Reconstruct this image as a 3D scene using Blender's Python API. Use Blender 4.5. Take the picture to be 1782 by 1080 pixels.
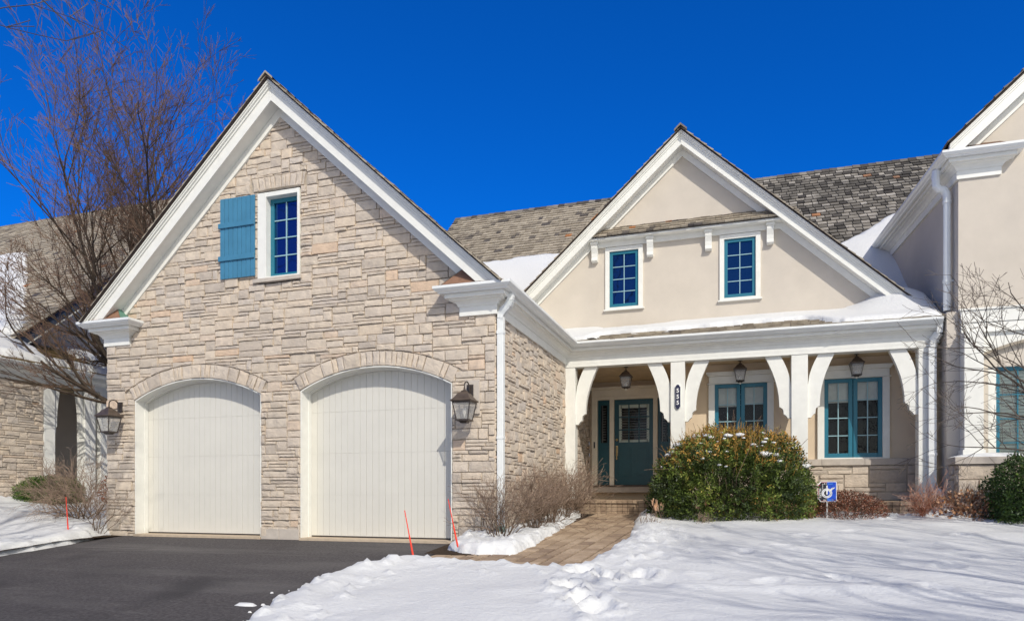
import bpy, math, random
import numpy as np
from mathutils import Vector, Matrix, noise
R = math.radians
S = bpy.context.scene
for o in list(bpy.data.objects): bpy.data.objects.remove(o)

# ------------------------------------------------------------------ camera
cd = bpy.data.cameras.new('camera'); cam = bpy.data.objects.new('camera', cd); S.collection.objects.link(cam)
cam.location = (0, 0, .78); cam.rotation_euler = (R(90), 0, R(18.1))
cd.sensor_width = 36; cd.lens = 1210/1782*36; cd.shift_y = (857-540)/1782; cd.clip_end = 2000
S.camera = cam
# ------------------------------------------------------------------ sky and sun
SUN = Vector((.75, -1, .98)).normalized()
W = bpy.data.worlds.new('World'); S.world = W; W.use_nodes = True
nt = W.node_tree; N = nt.nodes; L = nt.links; N.clear()
out = N.new('ShaderNodeOutputWorld'); bg = N.new('ShaderNodeBackground'); sky = N.new('ShaderNodeTexSky')
sky.sky_type = 'NISHITA'; sky.sun_disc = False; sky.sun_elevation = math.asin(SUN.z); sky.sun_rotation = math.atan2(SUN.x, SUN.y)
sky.altitude = 300; sky.air_density = 1.0; sky.dust_density = .3; sky.ozone_density = 3.0
tc = N.new('ShaderNodeTexCoord')
tint = N.new('ShaderNodeMix'); tint.data_type = 'RGBA'; tint.blend_type = 'MULTIPLY'; tint.inputs[0].default_value = 1
tint.inputs[7].default_value = (.02, .80, 2.15, 1)
L.new(sky.outputs[0], tint.inputs[6])
# the sky is deepest away from the sun and pales towards it
pale = N.new('ShaderNodeMix'); pale.data_type = 'RGBA'; pale.inputs[6].default_value = (.02, .80, 2.15, 1); pale.inputs[7].default_value = (1.1, 1.1, 1.0, 1)
L.new(pale.outputs[2], tint.inputs[7])
dot = N.new('ShaderNodeVectorMath'); dot.operation = 'DOT_PRODUCT'; dot.inputs[1].default_value = SUN
L.new(tc.outputs['Generated'], dot.inputs[0])
mr = N.new('ShaderNodeMapRange'); mr.inputs['From Min'].default_value = .80; mr.inputs['From Max'].default_value = 1; mr.interpolation_type = 'SMOOTHSTEP'
L.new(dot.outputs['Value'], mr.inputs['Value'])
pr0 = N.new('ShaderNodeMapRange'); pr0.interpolation_type = 'SMOOTHSTEP'; pr0.inputs['From Min'].default_value = .25; pr0.inputs['From Max'].default_value = .85
L.new(dot.outputs['Value'], pr0.inputs['Value']); L.new(pr0.outputs[0], pale.inputs[0])
glow = N.new('ShaderNodeMix'); glow.data_type = 'RGBA'; glow.blend_type = 'ADD'; glow.inputs[7].default_value = (22, 19, 15, 1)  # added warm lobe around the sun, extra fill light for shaded sides
L.new(mr.outputs[0], glow.inputs[0]); L.new(tint.outputs[2], glow.inputs[6])
sep = N.new('ShaderNodeSeparateXYZ'); L.new(tc.outputs['Generated'], sep.inputs[0])
hz = N.new('ShaderNodeMapRange'); hz.interpolation_type = 'SMOOTHSTEP'; hz.inputs['From Min'].default_value = .26; hz.inputs['From Max'].default_value = .0
L.new(sep.outputs['Z'], hz.inputs['Value'])
band = N.new('ShaderNodeMix'); band.data_type = 'RGBA'; band.blend_type = 'ADD'; band.inputs[7].default_value = (12, 10, 7.5, 1)   # added warm band at the horizon, fill light to offset the blue sky
L.new(hz.outputs[0], band.inputs[0]); L.new(glow.outputs[2], band.inputs[6])
L.new(band.outputs[2], bg.inputs[0]); bg.inputs[1].default_value = .1
L.new(bg.outputs[0], out.inputs[0])
sl = bpy.data.lights.new('sun', 'SUN'); so = bpy.data.objects.new('sun', sl); S.collection.objects.link(so)
sl.energy = 4.2; sl.angle = R(.5); sl.color = (1, .94, .83)
so.rotation_euler = SUN.to_track_quat('Z', 'Y').to_euler(); so.location = (20, -25, 25)
S.view_settings.view_transform = 'Standard'; S.view_settings.look = 'None'; S.view_settings.exposure = -0.42; S.view_settings.gamma = 1
S.render.resolution_x = 1024; S.render.resolution_y = 620

# ------------------------------------------------------------------ materials
MT = {}
def mat(name, col, rough=.6, spec=.5, bump=0, bscale=20, var=0, vscale=3, metal=0, ior=None, ramp=None, attr=False, hue=0, bdist=.01, detail=4, stain=None):
    m = bpy.data.materials.new(name); m.use_nodes = True; t = m.node_tree; n = t.nodes; l = t.links
    b = n['Principled BSDF']; b.inputs['Roughness'].default_value = rough; b.inputs['Specular IOR Level'].default_value = spec; b.inputs['Metallic'].default_value = metal
    if ior: b.inputs['IOR'].default_value = ior
    b.inputs['Base Color'].default_value = (*col, 1)
    co = n.new('ShaderNodeNewGeometry').outputs['Position']
    cur = None
    if attr:
        a = n.new('ShaderNodeAttribute'); a.attribute_name = 'rnd'
        r = n.new('ShaderNodeValToRGB'); r.color_ramp.interpolation = 'LINEAR'
        els = r.color_ramp.elements
        els[0].position = ramp[0][0]; els[0].color = (*ramp[0][1], 1); els[1].position = ramp[-1][0]; els[1].color = (*ramp[-1][1], 1)
        for p, c in ramp[1:-1]:
            e = els.new(p); e.color = (*c, 1)
        l.new(a.outputs['Fac'], r.inputs[0]); cur = r.outputs[0]
    if var:
        nz = n.new('ShaderNodeTexNoise'); nz.inputs['Scale'].default_value = vscale; nz.inputs['Detail'].default_value = 6; nz.inputs['Roughness'].default_value = .65
        l.new(co, nz.inputs['Vector'])
        mp = n.new('ShaderNodeMapRange'); mp.inputs['From Min'].default_value = .3; mp.inputs['From Max'].default_value = .7
        mp.inputs['To Min'].default_value = 1-var; mp.inputs['To Max'].default_value = 1+var
        l.new(nz.outputs[0], mp.inputs['Value'])
        mx = n.new('ShaderNodeMix'); mx.data_type = 'RGBA'; mx.blend_type = 'MULTIPLY'; mx.inputs[0].default_value = 1
        if cur: l.new(cur, mx.inputs[6])
        else: mx.inputs[6].default_value = (*col, 1)
        l.new(mp.outputs[0], mx.inputs[7]); cur = mx.outputs[2]
    if stain:
        scol, sscale, lo, hi, fac = stain
        mpn = n.new('ShaderNodeMapping'); mpn.inputs['Scale'].default_value = sscale
        l.new(co, mpn.inputs[0])
        nz = n.new('ShaderNodeTexNoise'); nz.inputs['Scale'].default_value = 1; nz.inputs['Detail'].default_value = 5
        l.new(mpn.outputs[0], nz.inputs['Vector'])
        mp = n.new('ShaderNodeMapRange'); mp.inputs['From Min'].default_value = lo; mp.inputs['From Max'].default_value = hi; mp.inputs['To Max'].default_value = fac
        l.new(nz.outputs[0], mp.inputs['Value'])
        mx = n.new('ShaderNodeMix'); mx.data_type = 'RGBA'
        l.new(mp.outputs[0], mx.inputs[0])
        if cur: l.new(cur, mx.inputs[6])
        else: mx.inputs[6].default_value = (*col, 1)
        mx.inputs[7].default_value = (*scol, 1); cur = mx.outputs[2]
    if cur: l.new(cur, b.inputs['Base Color'])
    if bump:
        nb = n.new('ShaderNodeTexNoise'); nb.inputs['Scale'].default_value = bscale; nb.inputs['Detail'].default_value = detail; nb.inputs['Roughness'].default_value = .6
        l.new(co, nb.inputs['Vector'])
        bp = n.new('ShaderNodeBump'); bp.inputs['Strength'].default_value = bump; bp.inputs['Distance'].default_value = bdist
        l.new(nb.outputs[0], bp.inputs['Height']); l.new(bp.outputs[0], b.inputs['Normal'])
    MT[name] = m; return m
mat('white', (.77, .77, .73), .45, var=.05, vscale=6, bump=.15, bscale=60, bdist=.003)
mat('gutter_white', (.76, .78, .78), .3, var=.04, vscale=5)
mat('cream', (.82, .77, .65), .5, var=.06, vscale=5, bump=.15, bscale=60, bdist=.003)
mat('door_white', (.64, .625, .575), .4, var=.03, vscale=2)
mat('stucco', (.585, .53, .46), .85, spec=.2, var=.06, vscale=1.6, bump=.5, bscale=140, bdist=.004, stain=((.5, .46, .42), (1.2, 1.2, .35), .5, .85, .35))
mat('porch_stucco', (.70, .57, .42), .85, spec=.2, var=.06, vscale=1.6, bump=.5, bscale=140, bdist=.004)
SR = [(0, (.46, .40, .345)), (.2, (.55, .475, .395)), (.4, (.60, .515, .425)), (.55, (.53, .47, .415)), (.7, (.61, .51, .405)), (.85, (.58, .51, .435)), (.96, (.61, .485, .38)), (1, (.62, .45, .32))]
mat('stone', (.5, .4, .3), .85, spec=.2, attr=True, ramp=SR, var=.12, vscale=9, bump=.9, bscale=28, bdist=.014, detail=8, stain=((.40, .37, .34), (3.2, 3.2, 6), .56, .8, .35))
mat('mortar', (.42, .37, .31), .95, spec=.1, var=.15, vscale=20, bump=.5, bscale=60)
mat('stone_cap', (.50, .45, .40), .8, spec=.2, var=.12, vscale=7, bump=.5, bscale=50, bdist=.005)
mat('teal', (.055, .205, .34), .45, var=.1, vscale=4, bump=.1, bscale=80, bdist=.002)
mat('teal_dark', (.004, .075, .105), .35, var=.1, vscale=4)
mat('teal_sash', (.014, .155, .235), .4, var=.06, vscale=6)
mat('muntin', (.29, .47, .53), .4)
mat('iron', (.045, .035, .03), .4, var=.3, vscale=15)
mat('bronze', (.10, .075, .06), .45, metal=.3, var=.3, vscale=12)
mat('lamp_glass', (.55, .52, .48), .25, var=.1, vscale=14)
mat('bulb', (.8, .78, .72), .3)
RR = [(0, (.10, .09, .09)), (.12, (.29, .25, .20)), (.7, (.37, .325, .26)), (.992, (.42, .37, .30)), (.996, (.40, .18, .08)), (1, (.40, .18, .08))]
mat('shingle', (.2, .2, .2), .9, spec=.15, attr=True, ramp=RR, var=.2, vscale=5, bump=.6, bscale=40, bdist=.006, stain=((.09, .085, .08), (.9, .9, .9), .55, .75, .35))
RG = [(0, (.055, .05, .048)), (.35, (.19, .175, .155)), (.75, (.31, .285, .25)), (.994, (.44, .41, .37)), (.997, (.42, .2, .1)), (1, (.42, .2, .1))]
mat('shingle_grey', (.2, .2, .2), .9, spec=.15, attr=True, ramp=RG, var=.2, vscale=5, bump=.6, bscale=40, bdist=.006, stain=((.07, .066, .06), (.8, .8, .8), .47, .62, .55))
RM = [(0, (.14, .10, .05)), (.5, (.25, .19, .09)), (1, (.36, .28, .14))]
mat('shingle_moss', (.2, .2, .2), .9, spec=.15, attr=True, ramp=RM, var=.25, vscale=5, bump=.6, bscale=40, bdist=.006)
mat('roof_edge', (.035, .022, .018), .8)
mat('copper', (.22, .12, .08), .6, attr=True, ramp=[(0, (.12, .08, .06)), (1, (.30, .16, .10))], var=.2, vscale=10)
mat('verdigris', (.10, .22, .17), .6, var=.2, vscale=10)
mat('asphalt', (.088, .081, .083), .85, spec=.25, var=.5, vscale=30, bump=1, bscale=260, bdist=.006, detail=6, stain=((.17, .16, .155), (.3, 1.3, 1), .52, .75, .6))
mat('concrete', (.50, .41, .31), .8, spec=.2, var=.12, vscale=8, bump=.4, bscale=60)
mat('paver', (.4, .3, .2), .85, spec=.2, attr=True, ramp=[(0, (.27, .195, .14)), (.5, (.38, .28, .195)), (1, (.47, .36, .26))], var=.18, vscale=12, bump=.6, bscale=90, bdist=.004)
mat('joint', (.025, .02, .016), .95, spec=.1)
mat('soil', (.06, .042, .03), .95, spec=.1, var=.4, vscale=30, bump=1, bscale=60, bdist=.02)
mat('frozen_ground', (.12, .11, .08), .95, spec=.1, var=.3, vscale=2)
mat('snow', (.71, .72, .73), .55, spec=.35, bump=.5, bscale=18, bdist=.03, detail=10)
mat('bark', (.085, .062, .048), .9, spec=.2, attr=True, ramp=[(0, (.045, .035, .028)), (.5, (.095, .068, .048)), (1, (.20, .12, .085))], var=.3, vscale=20)
mat('bark_grey', (.2, .16, .13), .9, spec=.2, attr=True, ramp=[(0, (.07, .058, .048)), (1, (.17, .14, .12))], var=.3, vscale=20)
mat('twig', (.2, .16, .13), .9, spec=.2, attr=True, ramp=[(0, (.10, .07, .05)), (.6, (.23, .165, .125)), (1, (.34, .25, .19))])
mat('yew_leaf', (.05, .1, .02), .5, spec=.4, attr=True, ramp=[(0, (.02, .035, .01)), (.3, (.05, .08, .014)), (.6, (.15, .20, .035)), (.74, (.38, .38, .09)), (.8, (.28, .16, .03)), (1, (.46, .25, .06))])
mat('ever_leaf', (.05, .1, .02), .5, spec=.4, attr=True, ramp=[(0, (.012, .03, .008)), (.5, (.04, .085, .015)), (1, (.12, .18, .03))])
mat('rust_leaf', (.2, .06, .03), .6, spec=.3, attr=True, ramp=[(0, (.05, .02, .012)), (.4, (.18, .05, .025)), (.75, (.38, .14, .07)), (1, (.62, .42, .33))])
mat('copper_leaf', (.2, .06, .03), .6, spec=.3, attr=True, ramp=[(0, (.14, .05, .025)), (.4, (.36, .17, .08)), (.75, (.56, .33, .19)), (1, (.72, .52, .38))])
mat('red_rod', (.85, .06, .03), .4)
mat('black_paint', (.012, .012, .02), .35)
mat('navy', (.015, .014, .05), .35)
mat('lettering', (.85, .85, .85), .4)
mat('sign_blue', (.0, .07, .60), .35)
mat('sign_red', (.35, .01, .02), .4)
mat('sign_grey', (.42, .44, .55), .4)
mat('sign_lblue', (.12, .40, .9), .4)
mat('brass', (.55, .42, .22), .3, metal=.8)
mat('dark_room', (.012, .012, .014), .9)
mat('blind', (.55, .56, .52), .7, var=.1, vscale=10)
mat('shutter_white', (.75, .80, .70), .6)
mat('slat', (.20, .20, .19), .6)
mat('wood_ceiling', (.62, .49, .31), .6, var=.12, vscale=4)
mat('porch_wall', (.44, .33, .205), .85, spec=.2, var=.08, vscale=2)
mat('rake_shade', (.05, .065, .10), .5)  # blue-grey shade on the left house's white rake board, put into its colour
mat('drain_green', (.16, .26, .24), .5)
m = bpy.data.materials.new('glass'); m.use_nodes = True; t = m.node_tree; t.nodes.clear()
o_ = t.nodes.new('ShaderNodeOutputMaterial'); mx_ = t.nodes.new('ShaderNodeMixShader'); tr_ = t.nodes.new('ShaderNodeBsdfTransparent'); gl_ = t.nodes.new('ShaderNodeBsdfGlossy')
fr_ = t.nodes.new('ShaderNodeFresnel'); fr_.inputs[0].default_value = 1.33; gl_.inputs['Roughness'].default_value = .01; tr_.inputs[0].default_value = (.96, .98, .98, 1)
nz_ = t.nodes.new('ShaderNodeTexNoise'); nz_.inputs['Scale'].default_value = 2.5; bp_ = t.nodes.new('ShaderNodeBump'); bp_.inputs['Strength'].default_value = .25; bp_.inputs['Distance'].default_value = .01
gg_ = t.nodes.new('ShaderNodeNewGeometry'); t.links.new(gg_.outputs['Position'], nz_.inputs['Vector']); t.links.new(nz_.outputs[0], bp_.inputs['Height']); t.links.new(bp_.outputs[0], gl_.inputs['Normal'])
t.links.new(fr_.outputs[0], mx_.inputs[0]); t.links.new(tr_.outputs[0], mx_.inputs[1]); t.links.new(gl_.outputs[0], mx_.inputs[2]); t.links.new(mx_.outputs[0], o_.inputs[0]); MT['glass'] = m
mat('dark_glass', (.004, .008, .022), .02, spec=.5, ior=2.6, bump=.12, bscale=2.5, bdist=.01, detail=2)
MT['dark_glass'].node_tree.nodes['Principled BSDF'].inputs['Specular Tint'].default_value = (.05, .35, 1, 1)  # blue of the mirrored sky is put into the reflection tint

m = bpy.data.materials.new('seeded_glass'); m.use_nodes = True; t = m.node_tree; t.nodes.clear()
o_ = t.nodes.new('ShaderNodeOutputMaterial'); mx_ = t.nodes.new('ShaderNodeMixShader'); tr_ = t.nodes.new('ShaderNodeBsdfTransparent'); df_ = t.nodes.new('ShaderNodeBsdfPrincipled')
df_.inputs['Base Color'].default_value = (.55, .54, .52, 1); df_.inputs['Roughness'].default_value = .15; mx_.inputs[0].default_value = .38
t.links.new(tr_.outputs[0], mx_.inputs[1]); t.links.new(df_.outputs[0], mx_.inputs[2]); t.links.new(mx_.outputs[0], o_.inputs[0]); MT['seeded_glass'] = m
# ------------------------------------------------------------------ builders
def base_of(parent):
    p = Vector((0, 0, 0)); o = parent
    while o is not None: p += o.location; o = o.parent
    return p
class MB:
    def __init__(s): s.v = []; s.f = []; s.r = []
    def add(s, vs, fs, r=.5):
        n = len(s.v); s.v.extend([tuple(q) for q in vs]); s.f.extend([tuple(i+n for i in q) for q in fs]); s.r.extend([r]*len(fs))
    def box(s, x0, x1, y0, y1, z0, z1, r=.5):
        s.add([(x0,y0,z0),(x1,y0,z0),(x1,y1,z0),(x0,y1,z0),(x0,y0,z1),(x1,y0,z1),(x1,y1,z1),(x0,y1,z1)],
              [(0,3,2,1),(4,5,6,7),(0,1,5,4),(1,2,6,5),(2,3,7,6),(3,0,4,7)], r)
    def prism(s, pts, a, b, ax='y', r=.5):      # polygon extruded along an axis
        n = len(pts)
        if ax == 'y': A = [(p[0], a, p[1]) for p in pts]; B = [(p[0], b, p[1]) for p in pts]
        elif ax == 'x': A = [(a, p[0], p[1]) for p in pts]; B = [(b, p[0], p[1]) for p in pts]
        else: A = [(p[0], p[1], a) for p in pts]; B = [(p[0], p[1], b) for p in pts]
        s.add(A+B, [tuple(range(n))[::-1], tuple(range(n, 2*n))]+[(i, (i+1) % n, n+(i+1) % n, n+i) for i in range(n)], r)
    def bar(s, p0, p1, w, h, r=.5):             # oriented rectangular bar
        p0 = Vector(p0); p1 = Vector(p1); d = (p1-p0).normalized(); u = Vector((0, 0, 1))
        if abs(d.z) > .95: u = Vector((0, 1, 0))
        a = d.cross(u).normalized()*w/2; b = a.cross(d).normalized()*h/2
        vs = [p0-a-b, p0+a-b, p0+a+b, p0-a+b, p1-a-b, p1+a-b, p1+a+b, p1-a+b]
        s.add(vs, [(0,3,2,1),(4,5,6,7),(0,1,5,4),(1,2,6,5),(2,3,7,6),(3,0,4,7)], r)
    def tube(s, pts, rad, n=6, r=.5, cap=True):
        pts = [Vector(p) for p in pts]; k = len(pts); 
        if not hasattr(rad, '__len__'): rad = [rad]*k
        d0 = (pts[1]-pts[0]).normalized(); ref = Vector((0, 0, 1)) if abs(d0.z) < .9 else Vector((1, 0, 0))
        vs = []
        for i, p in enumerate(pts):
            d = (pts[min(i+1, k-1)]-pts[max(i-1, 0)]).normalized()
            a = d.cross(ref)
            if a.length < 1e-4: a = d.orthogonal()
            a.normalize(); b = d.cross(a)
            for j in range(n):
                t = 2*math.pi*j/n; vs.append(p+(a*math.cos(t)+b*math.sin(t))*rad[i])
        fs = [(i*n+j, i*n+(j+1) % n, (i+1)*n+(j+1) % n, (i+1)*n+j) for i in range(k-1) for j in range(n)]
        if cap: fs += [tuple(range(n))[::-1], tuple(range((k-1)*n, k*n))]
        s.add(vs, fs, r)
    def lathe(s, prof, c, n=16, r=.5, square=False):
        vs = []
        for (q, z) in prof:
            for j in range(n):
                t = 2*math.pi*(j+.5)/n; vs.append((c[0]+q*math.cos(t), c[1]+q*math.sin(t), c[2]+z))
        k = len(prof)
        fs = [(i*n+j, i*n+(j+1) % n, (i+1)*n+(j+1) % n, (i+1)*n+j) for i in range(k-1) for j in range(n)]
        fs += [tuple(range(n))[::-1], tuple(range((k-1)*n, k*n))]
        s.add(vs, fs, r)
    def build(s, name, m, parent=None, smooth=False, bevel=0, recalc=False):
        off = base_of(parent)
        me = bpy.data.meshes.new(name); me.from_pydata([(a-off.x, b-off.y, c-off.z) for a, b, c in s.v], [], s.f)
        at = me.attributes.new('rnd', 'FLOAT', 'FACE'); at.data.foreach_set('value', np.array(s.r, dtype=np.float32))
        me.materials.append(MT[m]); me.validate(verbose=False)
        if smooth: me.polygons.foreach_set('use_smooth', [True]*len(me.polygons))
        if recalc:
            import bmesh
            bm = bmesh.new(); bm.from_mesh(me); bmesh.ops.recalc_face_normals(bm, faces=bm.faces); bm.to_mesh(me); bm.free()
        o = bpy.data.objects.new(name, me); S.collection.objects.link(o); o.parent = parent
        if bevel:
            bv = o.modifiers.new('bevel', 'BEVEL'); bv.width = bevel; bv.segments = 2; bv.limit_method = 'ANGLE'; bv.angle_limit = R(40)
        return o
def thing(name, label, cat, loc=(0, 0, 0), group=None):
    o = bpy.data.objects.new(name, None); S.collection.objects.link(o); o.location = loc; o.empty_display_size = .2
    o['label'] = label; o['category'] = cat
    if group: o['group'] = group
    return o
def tag(o, label=None, cat=None, group=None, kind=None):
    for k, v in (('label', label), ('category', cat), ('group', group), ('kind', kind)):
        if v: o[k] = v
    return o
def copy_tree(o, parent=None):
    c = o.copy(); S.collection.objects.link(c); c.parent = parent
    for ch in list(o.children): copy_tree(ch, c)
    return c

# ---- stonework ------------------------------------------------------------
def clip(poly, n, d):       # keep n.p <= d
    out = []
    for i in range(len(poly)):
        a = poly[i]; b = poly[(i+1) % len(poly)]
        da = n[0]*a[0]+n[1]*a[1]-d; db = n[0]*b[0]+n[1]*b[1]-d
        if da <= 0: out.append(a)
        if (da < 0 < db) or (db < 0 < da):
            t = da/(da-db); out.append((a[0]+(b[0]-a[0])*t, a[1]+(b[1]-a[1])*t))
    return out
def area(p): return abs(sum(p[i][0]*p[(i+1) % len(p)][1]-p[(i+1) % len(p)][0]*p[i][1] for i in range(len(p))))/2
def ashlar(u0, u1, v0, v1, rng, cu=.055, cv=.056, wr=(4, 9), hw=(5, 5, 3)):
    nu = max(1, round((u1-u0)/cu)); nv = max(1, round((v1-v0)/cv)); cu = (u1-u0)/nu; cv = (v1-v0)/nv
    occ = [[False]*nu for _ in range(nv)]; res = []
    for j in range(nv):
        i = 0
        while i < nu:
            if occ[j][i]: i += 1; continue
            h = rng.choices([1, 2, 3], hw)[0]; h = min(h, nv-j)
            w = rng.randint(*wr)
            if h == 1: w += rng.randint(0, 3)
            if h == 3: w = max(w, 4)
            k = 0
            while k < w and i+k < nu and not occ[j][i+k]: k += 1
            rem = 0
            while i+k+rem < nu and not occ[j][i+k+rem]: rem += 1
            if rem and rem < 2: k += rem
            for jj in range(j, j+h):
                for ii in range(i, i+k): occ[jj][ii] = True
            res.append((u0+i*cu, u0+(i+k)*cu, v0+j*cv, v0+(j+h)*cv)); i += k
    return res
def stone_face(mb, poly, mp, rng, gap=.0022, rough=.011, proud=(.004, .034), cell=.055, rect=None, rv=None):
    r = rng.random() if rv is None else rv
    r = r if r < .9 or rng.random() < .5 else r-.5
    pr = rng.uniform(*proud); tu = rng.uniform(-.05, .05); tv = rng.uniform(-.06, .06); sd = rng.uniform(0, 100)
    if rect:
        a, b, c, d = rect; a += gap; b -= gap; c += gap; d -= gap
        nu = max(2, round((b-a)/cell)); nv = max(2, round((d-c)/cell)); cu = (a+b)/2; cv = (c+d)/2
        vs = []; idx = {}
        def dep(u, v):
            q = noise.fractal(Vector((u*6+sd, v*7, sd)), 1, 2, 3)
            return max(.002, pr+tu*(u-cu)*.5+tv*(v-cv)+q*rough)
        j4 = [[(rng.uniform(-.003, .004) if (i in (0, nu) or j in (0, nv)) else rng.uniform(-.012, .012)) for i in range(nu+1)] for j in range(nv+1)]
        for j in range(nv+1):
            for i in range(nu+1):
                u = a+(b-a)*i/nu; v = c+(d-c)*j/nv
                eu = (1 if i == 0 else -1 if i == nu else 0)*.006; ev = (1 if j == 0 else -1 if j == nv else 0)*.006
                u += eu; v += ev
                if i not in (0, nu): u += j4[j][i]
                if j not in (0, nv): v += j4[j][i]*.6
                edge = (i in (0, nu)) or (j in (0, nv))
                idx[i, j] = len(vs); vs.append(mp(u+(abs(j4[j][i]) if i == 0 else -abs(j4[j][i]) if i == nu else 0), v+(j4[j][i] if edge else 0), dep(u, v)-(.004 if edge else 0)))
        fs = [(idx[i, j], idx[i+1, j], idx[i+1, j+1], idx[i, j+1]) for j in range(nv) for i in range(nu)]
        ring = [(i, 0) for i in range(nu)]+[(nu, j) for j in range(nv)]+[(i, nv) for i in range(nu, 0, -1)]+[(0, j) for j in range(nv, 0, -1)]
        st = len(vs)
        for (i, j) in ring:
            u = a+(b-a)*i/nu; v = c+(d-c)*j/nv; vs.append(mp(u, v, -.03))
        K = len(ring)
        fs += [(st+k, st+(k+1) % K, idx[ring[(k+1) % K]], idx[ring[k]]) for k in range(K)]
        mb.add(vs, fs, r); return
    n = len(poly); cx = sum(p[0] for p in poly)/n; cy = sum(p[1] for p in poly)/n
    pts = []
    for i in range(n):
        p = poly[i]; q = poly[(i+1) % n]; ln = math.dist(p, q); k = max(1, round(ln/.07))
        for t in range(k): pts.append((p[0]+(q[0]-p[0])*t/k, p[1]+(q[1]-p[1])*t/k))
    n = len(pts); vs = []
    def sh(p, g):
        L_ = math.hypot(p[0]-cx, p[1]-cy) or 1; k = max(.3, 1-g/L_); return (cx+(p[0]-cx)*k, cy+(p[1]-cy)*k)
    def dep(p): return max(.002, pr+noise.fractal(Vector((p[0]*6+sd, p[1]*7, sd)), 1, 2, 3)*rough)
    for p in pts: q = sh(p, gap); vs.append(mp(q[0], q[1], -.03))
    for p in pts: q = sh(p, gap+.007+rng.uniform(0, .004)); vs.append(mp(q[0], q[1], dep(q)-.004))
    for p in pts: q = (cx+(p[0]-cx)*.5+rng.uniform(-.006, .006), cy+(p[1]-cy)*.5); vs.append(mp(q[0], q[1], dep(q)+.002))
    vs.append(mp(cx, cy, dep((cx, cy))))
    fs = []
    for i in range(n):
        j = (i+1) % n
        fs += [(i, j, n+j, n+i), (n+i, n+j, 2*n+j, 2*n+i), (2*n+i, 2*n+j, 3*n)]
    mb.add(vs, fs, r)
def stone_wall(mb, u0, u1, v0, v1, mp, seed, halfs=(), arcs=(), rects=(), **kw):
    rng = random.Random(seed)
    ak = {k: kw.pop(k) for k in ('cu', 'cv', 'wr', 'hw') if k in kw}
    for (a, b, c, d) in ashlar(u0, u1, v0, v1, rng, **ak):
        polys = [[(a, c), (b, c), (b, d), (a, d)]]; cut = False
        for (nx, ny, dd) in halfs:
            new = []
            for p in polys:
                if any(nx*q[0]+ny*q[1] > dd+1e-6 for q in p): cut = True; p = clip(p, (nx, ny), dd)
                if len(p) > 2: new.append(p)
            polys = new
        for (ra, rb, rc, rd) in rects:
            new = []
            for p in polys:
                xs = [q[0] for q in p]; zs = [q[1] for q in p]
                if min(xs) >= rb-1e-6 or max(xs) <= ra+1e-6 or min(zs) >= rd-1e-6 or max(zs) <= rc+1e-6: new.append(p); continue
                cut = True
                for nn, d_ in (((1, 0), ra), ((-1, 0), -rb)):
                    q = clip(p, nn, d_)
                    if len(q) > 2 and area(q) > .0008: new.append(q)
                mid = clip(clip(p, (-1, 0), -ra), (1, 0), rb)
                for nn, d_ in (((0, 1), rc), ((0, -1), -rd)):
                    q = clip(mid, nn, d_) if len(mid) > 2 else []
                    if len(q) > 2 and area(q) > .0008: new.append(q)
            polys = new
        for (cx, cz, rad, xa, xb, zlo) in arcs:      # keep outside circle, between xa..xb above zlo
            new = []
            for p in polys:
                xs = [q[0] for q in p]; zs = [q[1] for q in p]
                if max(xs) <= xa or min(xs) >= xb or max(zs) <= zlo: new.append(p); continue
                ds = [math.hypot(q[0]-cx, q[1]-cz) for q in p]
                if min(ds) >= rad: new.append(p); continue
                cut = True
                mxx = sum(xs)/len(xs); mzz = sum(zs)/len(zs); L_ = math.hypot(mxx-cx, mzz-cz); nx, nz = (mxx-cx)/L_, (mzz-cz)/L_
                q = clip(p, (-nx, -nz), -(nx*cx+nz*cz+rad))
                if len(q) > 2 and area(q) > .0008: new.append(q)
            polys = new
        if not cut: stone_face(mb, None, mp, rng, rect=(a, b, c, d), **kw)
        else:
            for p in polys:
                if area(p) > .001: stone_face(mb, p, mp, rng, **kw)

# ---- shingles ---------------------------------------------------------------
def shingles(mb, O, U, V, vlen, umin, umax, seed, expo=.17, wr=(.10, .24), th=.022, base=True, dark=None, gap=.006):
    rng = random.Random(seed); O = Vector(O); U = Vector(U).normalized(); V = Vector(V).normalized(); Nn = U.cross(V).normalized()
    if Nn.z < 0: Nn = -Nn
    rows = int(math.ceil(vlen/expo))
    for j in range(rows):
        v0 = j*expo; v1 = min(v0+expo*1.25, vlen+.02); vm = min(v0+expo*.5, vlen)
        a = umin(vm); b = umax(vm); u = a-rng.uniform(0, .1)
        lift = rng.uniform(-.002, .004)
        while u < b:
            w = rng.uniform(*wr); ua = max(u, a); ub = min(u+w-gap, b); u += w
            if ub-ua < .03: continue
            t = th+rng.uniform(-.006, .010)+lift; jv = rng.uniform(-.012, .012); rr = rng.random()
            if dark and rng.random() < dark: rr = rng.random()*.1
            tilt = rng.uniform(-.003, .003)
            P = lambda uu, vv, n: O+U*uu+V*vv+Nn*n
            vs = [P(ua, v0+jv, 0), P(ub, v0+jv, 0), P(ub, v0+jv, t+tilt), P(ua, v0+jv, t-tilt), P(ub, v1, .004), P(ua, v1, .004)]
            mb.add(vs, [(0, 1, 2, 3), (3, 2, 4, 5), (1, 4, 2), (0, 3, 5)], rr)
    if base:
        ks = 8; vs = []; fs = []
        for k in range(ks+1):
            v = vlen*k/ks; vs += [O+U*umin(v)+V*v-Nn*.002, O+U*umax(v)+V*v-Nn*.002]
        for k in range(ks): fs.append((2*k, 2*k+1, 2*k+3, 2*k+2))
        mb.add(vs, fs, .0)

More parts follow.
